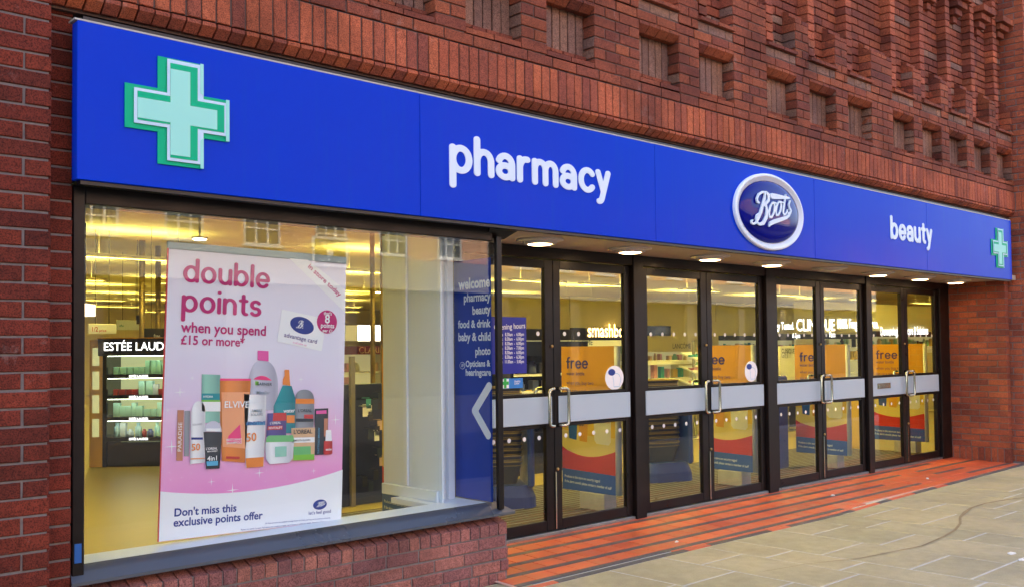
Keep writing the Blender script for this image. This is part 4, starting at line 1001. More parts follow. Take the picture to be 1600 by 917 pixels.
for i in range(4):
    d = empty('double_door', ((HE[i] + HS[i + 1]) / 2, YD, .03), label=LBL[i], cat='door', group='entrance doors')
    a, b_ = HE[i], HS[i + 1]; g = {0: 5.213, 1: 7.168, 2: 9.142, 3: 11.042}[i]
    pa, pb = HS[i], (HS[i + 1] if i < 3 else HS[4])
    MB().box(HS[i] + .001, HE[i] - .003, YD - .06, YD + .05, .02, 2.192, .004).build('frame_post', 'bronze_warm', d)
    if i == 3: MB().box(HS[4] + .003, HE[4] - .005, YD - .05, YD + .05, .03, 2.192, .004).build('frame_post', 'bronze_warm', d)
    MB().box(HE[i] - .003, HS[i + 1], YD - .05, YD + .04, 2.106, 2.19, .004).build('head', 'bronze_warm', d)
    MB().box(HE[i] - .003, HS[i + 1], YD - .045, YD + .05, tz(.7) - .005, .058, .005).build('threshold', 'threshold_metal', d)
    L = leaf(d, a, g - .003, True, .085); Rr = leaf(d, g + .003, b_ - .003, False, .075)
    MB().box(g - .006, g + .006, YD - .034, YD - .0225, .075, .50).build('flush_bolt', 'steel', d)
    if i == 0:
        n_ = MB().box(4.36, PY(822.5, 540, YD - .01).x, YD - .010, YD - .006, PY(800, 583, YD).z, PY(800, 495, YD).z, .0).build('hours_notice', plain('notice_blue', srgb(10, 26, 150), .4), L)
        Q = onp('y', YD - .01)
        text_at('Opening hours', Q(772, 515), Q(820.5, 512), 'print_white', L, .0015, 1.1, .012)
        for k, (dy, hr) in enumerate((('Mon', '8.30am  -  6.00pm'), ('Tues', '8.30am  -  6.00pm'), ('Wed', '8.30am  -  6.00pm'), ('Thurs', '8.30am  -  7.00pm'), ('Fri', '8.30am  -  6.00pm'), ('Sat', '8.30am  -  6.30pm'), ('Sun', '11.00am  -  5.00pm'))):
            y = 524.5 + k * 7.05; text_at(hr, Q(789, y), Q(818.5, y - .4), 'print_white', L, .0015, 1.35, .02); text_at(dy, Q(776, y + .6), Q(785.5, y + .2), 'print_white', L, .0015, 1.2, .02)
        s_ = MB().box(Q(783, 600).x, Q(817, 600).x, YD - .010, YD - .006, Q(800, 606).z, Q(800, 590.5).z).build('health_sticker', plain('sticker_sky', srgb(40, 130, 210), .4), L)
        boxo('sticker_field', 'ink_paper', (Q(783, 600).x + .001, Q(795, 600).x, YD - .012, YD - .0105, Q(800, 605.5).z, Q(800, 591).z), L)
        xx = Q(789, 598); MB().box(xx.x - .012, xx.x + .012, YD - .014, YD - .0125, xx.z - .036, xx.z + .036).box(xx.x - .034, xx.x + .034, YD - .0142, YD - .0122, xx.z - .012, xx.z + .012).build('sticker_cross', plain('green_print', srgb(40, 180, 70), .5), L)
        text_at('Healthy', Q(803.5, 596.5), Q(813, 596.2), 'print_white', L, .0025, 1.1, .02); text_at('Living', Q(803.5, 600), Q(811, 599.8), 'print_white', L, .0025, 1.1, .02)
    if i in (0, 1):
        Q = onp('y', YD - .008); c0 = Q(960, 589.5) if i == 0 else Q(1173.5, 579.5); rw, rh = (.112, .098) if i == 0 else (.105, .098)
        b = MB(); b.poly([c0 + Vector((rw * math.cos(k * .2244), 0, rh * math.sin(k * .2244))) for k in range(28)], (0, -.001, 0)); st = b.build('oval_sticker', 'ink_paper', Rr)
        c1 = c0 + Vector((-.03 * rw / .1, -.0016, .045)); b = MB(); b.poly([c1 + Vector((.043 * math.cos(k * .314), 0, .027 * math.sin(k * .314))) for k in range(20)] , (0, -.0006, 0)); b.build('speech_bubble', 'ink_navy', Rr)
        lp = contour([[(-.03, -.055), (.04, -.055)] + [(.04 + .0 * 1, -.055)] + [(.055 * math.cos(q), .055 * math.sin(q) - .0) for q in [R_(x) for x in (-40, -10, 20, 50, 80, 110, 140)]] + [(-.03, -.02), (-.03, -.055)]], .0016, .003)
        place(loops_mesh(lp, 'ink_skyblue', 0), 'line_drawing', c0 + Vector((.02, -.002, -.018)), Vector((1, 0, 0)), Vector((0, 0, 1)), Vector((0, -1, 0)), 1, 1, 0, Rr, 1)
    if i == 3:
        Q = onp('y', YD - .036); a1, b1 = Q(1371, 607), Q(1391, 597)
        lp_ = MB().box(a1.x, b1.x, YD - .042, YD - .034, a1.z, b1.z, .003).build('letter_plate', 'steel', L); MB().box(a1.x + .02, b1.x - .02, YD - .052, YD - .0425, a1.z + .01, b1.z - .022, .003).build('flap', 'steel', L)

# ================================================================== SHOP INTERIOR
plain('vinyl_floor', srgb(152, 135, 62), .34)
plain('ceiling_tile', srgb(224, 214, 180), .8, noise=.06, nscale=3)
plain('cream_wall', srgb(214, 204, 168), .7, noise=.06, nscale=2)
plain('entrance_mat', srgb(84, 76, 64), .9, noise=.35, nscale=60)
FZ = .045; CZ = 3.2; SZ = 2.9
struct(MB().box(1.0, 36, .76, 30, -.1, FZ).build('shop_floor', 'vinyl_floor'))
struct(MB().box(1.48, 36, .14, 30, CZ, CZ + .1).build('shop_ceiling', 'ceiling_tile'))
struct(MB().box(1.3, 36, 30, 30.2, 0, CZ).build('back_wall', 'cream_wall'))
struct(MB().box(1.2, 1.48, .51, 30, 0, CZ).build('side_wall', 'cream_wall'))
struct(MB().box(36, 36.2, 0, 30, 0, CZ).build('end_wall', 'cream_wall'))
b = MB().box(1.48, 4.1, .14, .17, 2.19, CZ).box(4.1, 12.6, .80, .84, 2.2, CZ).box(12.6, 36, .80, .9, 0, CZ)
struct(b.build('front_wall_lining', 'cream_wall'))
struct(boxo('window_floor', 'vinyl_floor', (1.48, 4.1, .36, .76, -.05, FZ - .004)))
mat_ = struct(boxo('entrance_mat', 'entrance_mat', (4.2, 12.3, .78, 2.6, FZ - .02, FZ + .006)))
for k in range(22): boxo('mat_strip', 'threshold_metal', (4.2, 12.3, .84 + k * .08, .846 + k * .08, FZ + .006, FZ + .009), mat_)

# ---- ceiling strips
plain('strip_glow', srgb(255, 246, 220), .5, emit=(1.0, .84, .2, 1), es=10.5)
plain('louver', srgb(200, 190, 160), .5)
st0 = None
def strip(x, y):
    global st0
    if st0 is None:
        st0 = empty('ceiling_strip_light', (x, y, SZ), label='louvred strip light glowing in the shop ceiling, some rows added for light', cat='strip light', group='strip lights in the shop ceiling')
        MB().box(-.75, .75, -.08, -.07, -.11, -.06).box(-.75, .75, .07, .08, -.11, -.06).box(-.75, -.73, -.07, .07, -.11, -.06).box(.73, .75, -.07, .07, -.11, -.06).box(-.5, -.496, -.002, .002, -.06, .3).box(.496, .5, -.002, .002, -.06, .3).build('housing', 'louver', st0, True)
        MB().box(-.72, .72, -.05, .05, -.085, -.07).build('tube', 'strip_glow', st0, True)
        b = MB()
        for k in range(13): b.box(-.72 + k * .12 - .006, -.72 + k * .12 + .006, -.068, .068, -.11, -.088)
        b.build('louvre', 'louver', st0, True); return
    o = st0.copy(); link(o); o.location = (x, y, SZ)
    for ch in st0.children: c = ch.copy(); COL.objects.link(c); c.parent = o
for y, xs in ((9.45, (5.45, 9.6, 13.6, 15.6, 19, 23, 27, 31)), (13.9, (5.9, 8.4, 11.9, 15.5, 19.5, 24, 28, 32)), (17.3, (9.4, 12.9, 16.5, 20)), (20.5, (8.8, 12.5, 16, 22, 27, 31)), (23.6, (10.4, 14, 18)), (26.5, (9.5, 13, 17)), (4.8, (13.2, 17.0, 21, 25, 29)), (1.9, (5.0, 7.2, 9.4, 11.6)), (3.0, (3.2, 5.4, 7.6, 9.8, 12, 15.5))):  # rows nearest the doors unseen, added to light the entrance; far-right strips added too
    for x in xs: strip(x, y)
plain('spot_glow', srgb(255, 235, 200), .4, emit=(1, .75, .4, 1), es=18)
def spot(px_, py_, lb):
    p = PZ(px_, py_, 2.9); d = empty('ceiling_spot', p, label=lb, cat='spotlight')
    MB().tube([(0, 0, 0), (0, 0, CZ - 2.9)], .012, 8).lathe([(.10, 0), (.10, -.02), (.085, -.025)], n=18).build('rim', 'lamp_body', d, True); MB().lathe([(.08, -.012), (.08, -.03), (.02, -.032)], n=18).build('lens', 'spot_glow', d, True)
spot(312, 371, 'small round spotlight in the ceiling above the banner')
spot(592, 455, 'small glowing spotlight beside the slim posts right of the banner')
# round drum lamp at the far left
d = empty('drum_pendant', PY(133, 474, 9.0), label='cream drum pendant lamp at the left edge of the window', cat='lamp')
dz = d.location.z; MB().tube([(0, 0, 0), (0, 0, CZ - dz)], .01).build('cord', 'black_trim', d, True)
MB().lathe([(.02, .0), (.13, -.02), (.13, -.17), (.02, -.17)], n=24).build('shade', plain('shade_glow', srgb(250, 235, 200), .7, emit=(1, .8, .5, 1), es=.5), d, True)

# ---- perfume stand facing the entrance
ex2 = Vector((RC[0][0], RC[0][1], 0)).normalized(); RZ = math.atan2(ex2.y, ex2.x)
p0 = PZ(153.5, 729, FZ); S = pxsize(p0)
plain('gloss_black', srgb(14, 13, 14), .12, spec=.6); plain('shelf_lit', srgb(196, 190, 120), .6, emit=(.72, .78, .4, 1), es=.1)
plain('text_glow', srgb(240, 240, 240), .5, emit=(1, 1, 1, 1), es=.6)
es = empty('perfume_stand', p0, RZ, label='black illuminated perfume stand with four shelves, left behind the window', cat='display stand')
LU = lambda px_: (px_ - 153.5) / S
LZ = lambda py_: (729 - py_) / S
XR = LU(352)
def lb_(nm, mat, x0, x1, y0, y1, z0, z1, c=0.0): return MB().box(x0, x1, y0, y1, z0, z1, c).build(nm, mat, es, True)
lb_('side_post', 'gloss_black', 0, LU(166), -.0, .5, 0, LZ(531)); lb_('side_post', 'gloss_black', XR - .1, XR, 0, .5, 0, LZ(531))
lb_('base', 'gloss_black', LU(166), XR - .1, .02, .5, 0, LZ(691)); lb_('header', 'gloss_black', -.005, XR + .005, -.015, .5, LZ(556), LZ(529), .004)
lb_('back_panel', 'shelf_lit', LU(166), XR - .1, .44, .46, LZ(691), LZ(556)); lb_('gold_trim', plain('gold', srgb(200, 150, 50), .3, metal=.8), -.008, XR + .008, -.018, .5, LZ(529), LZ(527.5))
def ltext(par, s, x0, x1, z, y, mat, hf=1.0, bold=.0, root=None):
    root = root or par; m = wm(root); A = m @ Vector((x0, y, z)); B = m @ Vector((x1, y, z))
    return text_at(s, A, B, mat, par, .002, hf, bold)
ltext(es, 'ESTÉE LAUDER', LU(163), LU(277), LZ(547.5), -.016, 'text_glow', 1.05, .006)
plain('case_glow', srgb(255, 250, 230), .5, emit=(.95, 1, .75, 1), es=3.0)
shz = [588, 620.5, 654.5, 686]
PAL = dict(g1=(150, 205, 176), g2=(168, 214, 206), g3=(150, 186, 196), g4=(190, 206, 220), r1=(150, 50, 46), b1=(70, 80, 130), w1=(224, 224, 216), p1=(206, 150, 170), k1=(40, 40, 46), y1=(220, 190, 90), t1=(70, 160, 170), c1=(214, 180, 150))
for k_, c in PAL.items(): plain('pack_' + k_, srgb(*c), .4)
def product(loc, wd, hg, dp, mat, rz, lab, grp, kind='box'):
    b = MB()
    if kind == 'box': b.box(-wd / 2, wd / 2, -dp / 2, dp / 2, 0, hg, .003)
    else: b.lathe([(wd * .45, 0), (wd * .5, hg * .05), (wd * .5, hg * .7), (wd * .3, hg * .78), (wd * .3, hg), (.003, hg)], n=10)
    o = b.build('product_' + ('box' if kind == 'box' else 'bottle'), 'pack_' + mat); o.location = loc; o.rotation_euler = (0, 0, rz); tag(o, lab, 'product', grp); return o
mw = wm(es)
for k, y in enumerate(shz):
    z1 = LZ(y - 3); z0 = LZ(y + 3)
    sh = lb_('shelf', 'gloss_black', LU(166), XR - .1, -.005, .44, z0, z1); ltext(sh, 'ESTÉE LAUDER', LU(202), LU(232), LZ(y + 1.4), -.006, 'text_glow', 1.0, .02, es)
    lb_('shelf_lamp', 'case_glow', LU(168), XR - .12, .0, .02, (LZ(shz[k - 1] + 3.6) if k else LZ(556.6)) , (LZ(shz[k - 1] + 3.1) if k else LZ(556.1)))
    x = LU(172); pal = (['g1'] * 5, ['r1', 'r1', 'g3', 'g4', 'g2', 'g2', 'g4'], ['g2'] * 6, ['g3', 'g4', 'g4', 'g3', 'r1', 'b1', 'g2'])[k]; n = 0
    while x < LU(262):
        m_ = pal[n % len(pal)] if not (k == 1 and x < LU(205)) else 'r1'; wd = random.uniform(.055, .085)
        hg = random.choice([.09, .13, .17]) if m_ != 'r1' or k == 3 else .07
        if k == 0: hg = .09 if x < LU(213) else random.choice([.17, .19, .12])
        product(mw @ Vector((x + wd / 2, .12, z1)), wd, hg, .07, m_, RZ, 'small boxed cosmetic on the ' + ('top', 'second', 'third', 'bottom')[k] + ' shelf of the black stand', 'cosmetics on the stand, %s shelf' % ('top', 'second', 'third', 'bottom')[k], 'bottle' if k == 3 and random.random() < .6 else 'box')
        x += wd + random.choice([.004, .012, .02]); n += 1
# slim lit cabinet left of the stand
p1 = p0 + ex2 * (-.16) + Vector((.05, -.05, 0))
cb = empty('display_column', p1, RZ, label='slim yellow lit display column left of the black stand', cat='display stand')
MB().box(-.02, .14, 0, .3, 0, LZ(531)).build('column', plain('column_ochre', srgb(190, 150, 60), .4), cb, True)
for k in range(4): MB().box(.02, .10, -.012, -.002, LZ(682 - k * 37), LZ(654 - k * 37)).build('lit_niche', 'shelf_lit', cb, True)
# hanging board and screens above the stand
def board(nm, lab, cat, x0, x1, y0, y1, Y, mat, texts=(), hang=True, grp=None):
    a, b_ = PY(x0, y1, Y), PY(x1, y0, Y); e = empty(nm, ((a.x + b_.x) / 2, Y, a.z), label=lab, cat=cat, group=grp)
    MB().box(a.x, b_.x, Y, Y + .03, a.z, b_.z, .004).build('panel', mat, e)
    if hang:
        for xx in (a.x + .1, b_.x - .1): MB().tube([(xx, Y + .015, b_.z), (xx, Y + .015, CZ)], .004, 6).build('hanger', 'black_trim', e)
    for s, xa, xb, y, m_, hf in texts: text_at(s, PY(xa, y, Y), PY(xb, y + (xb - xa) * .02, Y), m_, e, .003, hf, .01)
    return e
board('hanging_board', 'white half price board hanging at the left of the shop', 'sign', 138, 182, 506, 521, 9.6, 'ink_paper', (('1/2', 144, 153, 517, 'ink_red', 1.2), ('price', 155, 166, 517.5, 'ink_red', 1.0)))
board('hanging_board', 'black hanging board reading free above the stand header', 'sign', 226, 290, 513, 529, 9.0, 'black_trim', (('free', 240, 250, 527, 'ink_paper', 1.3),))
board('hanging_screen', 'small dark screen hanging under the ceiling near the left', 'screen', 214, 225, 493, 506, 10.5, 'gloss_black')
board('hanging_board', 'pale board with coloured print hanging behind the poles at left', 'sign', 183, 222, 500, 515, 12.5, 'cream_panel', (('offer', 186, 194, 510, 'ink_teal', 1.2),))
plain('post_metal', srgb(150, 130, 90), .35, metal=.6)
for x, yb, Y, lab in ((222, 533, 10.5, 'slim metal post behind the black stand, nearer the board'), (247, 533, 11.2, 'slim metal post behind the black stand, nearer the banner'), (583, 620, 5.2, 'slim steel post right of the banner, the left one'), (599, 620, 4.6, 'slim steel post right of the banner, the right one')):
    p = PY(x, yb, Y); o = MB().tube([(p.x, Y, FZ), (p.x, Y, CZ)], .045 if Y > 8 else .03, 12).lathe([(.07, 0), (.07, .02)], (p.x, Y, FZ), 12).build('steel_post', 'post_metal'); tag(o, lab, 'post', 'posts in the shop')

# ---- cosmetics bays along the inner wall
BULK = []
def bay(X0, X1, Y, lab, head_mat, zh0, zh1, body='cream_wall', shelves=3, dens=.5, pals=('g2', 'w1', 'p1', 'k1', 'c1', 't1'), lit=True, grp=None):
    e = empty('cosmetics_bay', ((X0 + X1) / 2, Y, FZ), label=lab, cat='display bay', group='cosmetics bays along the inner wall')
    boxo('back_panel', 'bay_lit' if lit else body, (X0, X1, Y + .42, Y + .46, FZ, zh0), e)
    boxo('header', head_mat, (X0, X1, Y - .05, Y + .46, zh0, zh1), e)
    if Y == 8.0: boxo('bulkhead', 'bulkhead_olive', (X0, X1, Y + .02, Y + .4, zh1 + .001, 2.42), e)
    for a in (X0, X1 - .05): boxo('side', body, (a, a + .05, Y, Y + .42, FZ, zh0), e)
    boxo('base_cabinet', body, (X0 + .05, X1 - .05, Y + .0, Y + .42, FZ, .5), e)
    if Y in (8.0, 6.0): shelves = 4; dens = max(dens, .8)
    for k in range(shelves):
        z = .56 + k * (zh0 - .6) / shelves; s_ = boxo('shelf', 'ink_paper', (X0 + .05, X1 - .05, Y + .03, Y + .42, z, z + .025), e)
        x = X0 + .1
        while x < X1 - .15:
            if random.random() < dens and (k >= shelves - 2 or Y < 4):
                wd = random.uniform(.06, .12); product((x, Y + .12, z + .026), wd, random.uniform(.1, .21), .07, random.choice(pals), random.uniform(-.1, .1), 'small pack on ' + ('the bottom', 'the lower', 'the upper', 'the top')[k] + ' shelf of ' + lab.split(',')[0], 'packs on ' + lab.split(',')[0], random.choice(['box', 'box', 'bottle']))
            x += random.uniform(.13, .2)
    return e
plain('bay_lit', srgb(220, 214, 170), .6, emit=(1, .9, .45, 1), es=.05)
plain('bulkhead_olive', srgb(204, 194, 148), .7, noise=.05, nscale=2)
plain('maroon', srgb(110, 22, 34), .4)
YB_ = 8.0
e = bay(7.3, 9.35, 8.6, 'maroon headed cosmetics bay, right of the banner', 'maroon', PY(580, 553, 8.55).z, PY(580, 540, 8.55).z, pals=('w1', 'r1', 'p1', 'c1'))
text_at('CLARINS', PY(561, 551.5, 8.545), PY(607, 550, 8.545), 'ink_tan', e, .003, 1.0, .0)
for k, (a, b_) in enumerate(((541, 559), (561, 584), (586, 604))):
    p, q = PY(a, 532, 8.5), PY(b_, 508, 8.5); o = boxo('lightbox', plain('lightbox_glow', srgb(250, 245, 225), .5, emit=(1, .93, .75, 1), es=.9) if k else 'bay_lit', (p.x, q.x, 8.5, 8.56, p.z, q.z)); tag(o, ('dim picture panel over the maroon bay, next to the banner', 'bright lightbox over the maroon bay, middle of three', 'bright lightbox over the maroon bay, right one of three')[k], 'lightbox', 'lightboxes over the maroon bay')
e = bay(10.2, 13.0, YB_, 'black headed cream cosmetics bay, left behind the first door', 'gloss_black', PY(880, 531, YB_ - .05).z, PY(880, 514, YB_ - .05).z)
e = bay(13.02, 15.0, YB_, 'cosmetics bay with glowing orange script, behind the first door', 'gloss_black', PY(940, 531, YB_ - .05).z, PY(940, 512, YB_ - .05).z)
text_at('smashbox', PY(918, 525.5, YB_ - .055), PY(983, 526, YB_ - .055), plain('neon_orange', srgb(255, 200, 120), .5, emit=(1, .6, .18, 1), es=1.6).name, e, .01, 1.2, .01)
p, q = PY(868, 541, 6.5), PY(975, 531, 6.5)
e = empty('counter_header', (p.x, 6.5, p.z), label='cream counter header with black capitals behind the first door', cat='sign'); boxo('panel', 'bay_lit', (p.x, q.x, 6.5, 6.56, p.z, q.z), e)
for xx in (p.x + .1, q.x - .1): boxo('leg', 'steel', (xx, xx + .03, 6.51, 6.54, FZ, p.z), e)
text_at('LANCÔME', PY(887, 538.8, 6.495), PY(926, 538.3, 6.495), 'ink_charcoal', e, .003, 1.0, 0)
e = bay(15.02, 17.6, YB_, 'olive headed cream cosmetics bay, behind the second door', 'bulkhead_olive', PY(1040, 549, YB_ - .05).z, 2.0, pals=('w1', 'p1', 'c1', 'y1', 'g1'), dens=.75)
text_at('LANCÔME', PY(1051, 544, YB_ - .055), PY(1079, 543.5, YB_ - .055), 'ink_charcoal', e, .003, 1.1, 0)
boxo('dark_light_panel', 'gloss_black', (PY(1008, 524, YB_ - .06).x, PY(1046, 524, YB_ - .06).x, YB_ - .1, YB_ - .052, PY(1020, 524, YB_).z, PY(1020, 509, YB_).z), e)
e = bay(17.62, 21.4, YB_, 'cosmetics bay with black strip header, behind the second and third doors', 'black_trim', PY(1140, 531, YB_ - .05).z, PY(1140, 524, YB_ - .05).z, dens=.7)
e = bay(18.2, 27.5, 6.0, 'long olive bulkhead bay with white glowing capitals, behind the third door', 'bulkhead_olive', PY(1270, 520, 5.95).z, PY(1270, 470, 5.95).z, pals=('w1', 'g1', 'g2', 'k1', 'y1'), dens=.8)
for s, x0, x1, y, hf in (('Allergy Tested.', 1198, 1240, 514.5, 1.3), ('CLINIQUE', 1244, 1304, 516.5, 1.0), ('100% Fragrance Free.', 1308.5, 1372, 512.5, 1.35)):
    text_at(s, PY(x0, y, 5.945), PY(x1, y - .6, 5.945), 'text_glow', e, .01, hf, .012)
boxo('strip_header', 'black_trim', (PY(1207, 524, 5.9).x, PY(1345, 524, 5.9).x, 5.9, 5.948, PY(1270, 529, 5.9).z, PY(1270, 521.5, 5.9).z), e)
for s, x0, x1, y in (('& Eyes', 1238, 1250, 527), ('Face', 1296, 1305, 526)): text_at(s, PY(x0, y, 5.895), PY(x1, y, 5.895), 'text_glow', e, .004, 1.2, .01)
e = bay(27.6, 34.0, 6.0, 'olive bulkhead bay with black strip text, behind the fourth door', 'bulkhead_olive', PY(1410, 524, 5.95).z, PY(1410, 494, 5.95).z, pals=('w1', 'g1', 't1', 'b1'), dens=.8)
boxo('strip_header', 'black_trim', (PY(1357, 520, 5.9).x, PY(1455, 520, 5.9).x, 5.9, 5.948, PY(1400, 525.5, 5.9).z, PY(1400, 517, 5.9).z), e)
text_at('Dermatological Skincare & Solutions', PY(1376, 523.5, 5.895), PY(1450, 521.5, 5.895), 'text_glow', e, .004, 1.7, .01)
e = bay(7.15, 8.35, 3.3, 'black shelf unit with small gold goods, behind the left leaf of the first door', 'gloss_black', 1.36, 1.52, 'gloss_black', 4, .9, ('y1', 'c1', 'k1', 'b1'), False)
e = bay(11.3, 12.6, 4.9, 'low lit counter unit, behind the left leaf of the second door', 'ink_paper', 1.18, 1.24, 'cream_wall', 3, .85, ('y1', 'g1', 'r1', 'p1', 'w1', 't1'))
e = bay(14.4, 16.4, 4.6, 'dark counter unit, between the second and third doors', 'gloss_black', 1.3, 1.4, 'gloss_black', 3, .85, ('y1', 'g1', 'r1', 'p1', 'w1', 't1'))
e = bay(20.6, 22.6, 4.4, 'cream counter unit, behind the fourth door', 'ink_paper', 1.28, 1.36, 'cream_wall', 3, .85, ('y1', 'g1', 'r1', 'p1', 'w1', 't1'))
# poster stand with black print behind the third door
board('poster_stand', 'white gift poster with grey capitals behind the third door', 'poster', 1219, 1242, 540, 600, 4.2, 'ink_paper', (('CLINIQUE', 1221, 1241, 551, 'ink_charcoal', 1.2), ('GIFT', 1221, 1232, 558, 'ink_grey', 1.2)), hang=False)
pp = PY(1230, 600, 4.2); o = MB().box(pp.x - .04, pp.x + .04, 4.2, 4.24, FZ, pp.z).box(pp.x - .25, pp.x + .25, 4.05, 4.4, FZ, FZ + .02).build('stand_leg', 'steel', [q for q in bpy.data.objects if q.name.startswith('poster_stand')][0])
# tester table with tilted trays behind the second door
a = PZ(1040, 700, FZ); tt = empty('tester_stand', (12.2, 4.6, FZ), label='tiered tester stand with tilted trays behind the second door', cat='display stand')
MB().tube([(0, 0, 0), (0, 0, 1.5)], .025, 10).lathe([(.25, 0), (.25, .02), (.05, .05)], n=16).build('column', 'steel', tt, True)
for k in range(3):
    z = .82 + k * .2; b = MB(); b.poly([(-.3 + k * .05, -.2, z), (.3 - k * .05, -.2, z), (.3 - k * .05, .1, z + .1), (-.3 + k * .05, .1, z + .1)], (0, 0, -.02)); tr_ = b.build('tray', 'ink_paper', tt, True)
    for j in range(5): MB().box(-.22 + j * .1, -.16 + j * .1, -.12, -.06, z + .03, z + .06 + .01 * (j % 3)).build('tester', 'pack_' + random.choice(['g1', 'r1', 'k1', 'p1', 't1', 'y1']), tr_, True)

# ---- security gates dressed with orange posters, one row just inside the doors
plain('gate_orange', srgb(210, 150, 8), .35); plain('gate_yellow', srgb(214, 176, 20), .35); plain('gate_cream', srgb(214, 194, 104), .35); plain('gate_red', srgb(190, 40, 24), .35); plain('gate_blue', srgb(16, 80, 170), .35)
plain('gate_side', srgb(214, 214, 206), .35); plain('gate_foot', srgb(176, 172, 158), .6, noise=.15, nscale=15); plain('ink_indigo', srgb(60, 50, 120), .4)
def gate(X, Y0, Y1, lab, first=True):
    g = empty('security_gate', (X, (Y0 + Y1) / 2, FZ), label=lab, cat='security gate', group='poster covered security gates inside the doors')
    zb, zt = .20, 1.45
    MB().box(X - .004, X + .05, Y0 + .02, Y1, zb, zt, .004).build('board', 'gate_side', g)
    MB().tube([(X + .023, Y0 + .012, zb), (X + .023, Y0 + .012, zt)], .03, 14).build('edge_tube', 'gate_side', g)
    MB().box(X - .03, X + .13, Y0 + .13, Y0 + .42, FZ + .009, zb - .002, .006).build('foot', 'gate_foot', g)
    xs = X - .0045; L_ = Y1 - (Y0 + .02); pos = lambda u: Y1 - u * L_                      # u: 0 at the far end (left as seen) .. 1 at the street end
    def pr(nm, mat, pts, lay=0, par=None):
        b = MB(); b.poly([(xs - .0012 * lay, pos(u), zb + v * (zt - zb)) for u, v in pts], (-.001, 0, 0)); return b.build(nm, mat, par or g)
    pr('orange_field', 'gate_orange', [(.0, .60), (1, .60), (1, 1), (0, 1)])
    pr('yellow_field', 'gate_yellow', [(0, .36), (1, .36), (1, .6), (0, .6)])
    pr('cream_band', 'gate_cream', [(0, .24), (1, .24), (1, .38), (.5, .385), (0, .42)], 1)
    pr('red_band', 'gate_red', [(0, .13), (1, .13), (1, .29)] + [(1 - k / 10, .29 - .05 * math.sin(math.pi * k / 10)) for k in range(1, 10)] + [(0, .30)], 2)
    pr('blue_band', 'gate_blue', [(0, 0), (1, 0), (1, .13), (0, .145)], 3)
    A = lambda u, v: Vector((xs - .002, pos(u), zb + v * (zt - zb)))
    for q in round_text('free', A(.10, .845), A(.52, .845), 'ink_indigo', g, .001, .001, 1.0, .08, .13): pass
    text_at('water bottle', A(.10, .80), A(.45, .80), 'ink_indigo', g, .002, 1.1, .01); text_at('when you buy two', A(.10, .735), A(.62, .735), 'ink_indigo', g, .002, 1.1, .0); text_at('sun care products*', A(.10, .68), A(.6, .68), 'ink_indigo', g, .002, 1.1, .0)
    o = pr('printed_tube', 'gate_blue', [(.14, .36), (.28, .35), (.30, .50), (.12, .51)], 2); pr('label', 'pack_t1', [(.12, .51), (.30, .50), (.28, .60), (.14, .60)], 3, o)
    o = pr('printed_tube', 'gate_orange', [(.34, .345), (.48, .34), (.50, .47), (.33, .475)], 2); pr('label', 'ink_tan', [(.33, .475), (.50, .47), (.48, .60), (.35, .60)], 3, o)
    text_at('30', A(.35, .45), A(.43, .45), 'ink_charcoal', g, .006, 1, .01)
    o = pr('printed_flask', 'gate_side', [(.62, .36), (.66, .335), (.88, .33), (.92, .35), (.93, .56), (.90, .62), (.64, .62), (.61, .56)], 2); pr('label', 'gate_red', [(.84, .62), (.88, .62), (.90, .70), (.86, .70)], 2, o)
    pr('label', 'pack_c1', [(.63, .48), (.91, .48), (.90, .6), (.64, .6)], 3, o)
    text_at('Products in this store are security tagged', A(.05, .085), A(.72, .075), 'print_white', g, .006, 1.3, .01); text_at('If the alarm sounds please contact a member of staff', A(.05, .05), A(.93, .035), 'print_white', g, .006, 1.3, .01)
gate(4.2, .9, 1.5, 'orange poster gate glimpsed between the steel posts and the white lining')
gate(6.14, .88, 1.52, 'orange poster gate behind the right leaf of the first door')
gate(8.18, .89, 1.55, 'orange poster gate behind the right leaf of the second door')
gate(10.13, .94, 1.6, 'orange poster gate behind the third door')
gate(12.22, 1.0, 1.72, 'orange poster gate behind the door beside the right pier')
# ---- basket stands: blue moulded base, back panel, stack of wire baskets
plain('basket_blue', srgb(16, 52, 140), .35, noise=.1, nscale=5); plain('basket_wire', srgb(60, 58, 52), .35, metal=.4); plain('basket_rim', srgb(150, 128, 60), .3, metal=.5)
def rrect(a, b_, r, n=5):
    o_ = []
    for cx, cy, s_ in ((a - r, b_ - r, 0), (-a + r, b_ - r, 90), (-a + r, -b_ + r, 180), (a - r, -b_ + r, 270)):
        for k in range(n + 1): q = R_(s_ + 90 * k / n); o_.append((cx + r * math.cos(q), cy + r * math.sin(q)))
    return o_
bk0 = None
def basket(x, y, z, rz, lab, grp):
    global bk0
    if bk0 is None:
        bk0 = empty('shopping_basket', (x, y, z), rz)
        b = MB(); rb = rrect(.17, .11, .06); rt = rrect(.215, .15, .07); n = len(rb)
        b.add([(u, v, 0) for u, v in rb] + [(u, v, .2) for u, v in rt], [list(range(n))] + [[i, (i + 1) % n, n + (i + 1) % n, n + i] for i in range(n)]); b.build('body', 'basket_wire', bk0, True)
        MB().tube([(u, v, .2) for u, v in rt] + [(rt[0][0], rt[0][1], .2)], .007, 6).build('rim', 'basket_rim', bk0, True)
        MB().tube([(u, v, .165) for u, v in rrect(.212, .146, .07)] + [(.212, .076, .165)], .004, 5).build('wire', 'basket_rim', bk0, True)
        o = bk0
    else:
        o = bk0.copy(); link(o); o.location = (x, y, z); o.rotation_euler = (0, 0, rz)
        for ch in bk0.children: c = ch.copy(); COL.objects.link(c); c.parent = o
    tag(o, lab, 'basket', grp)
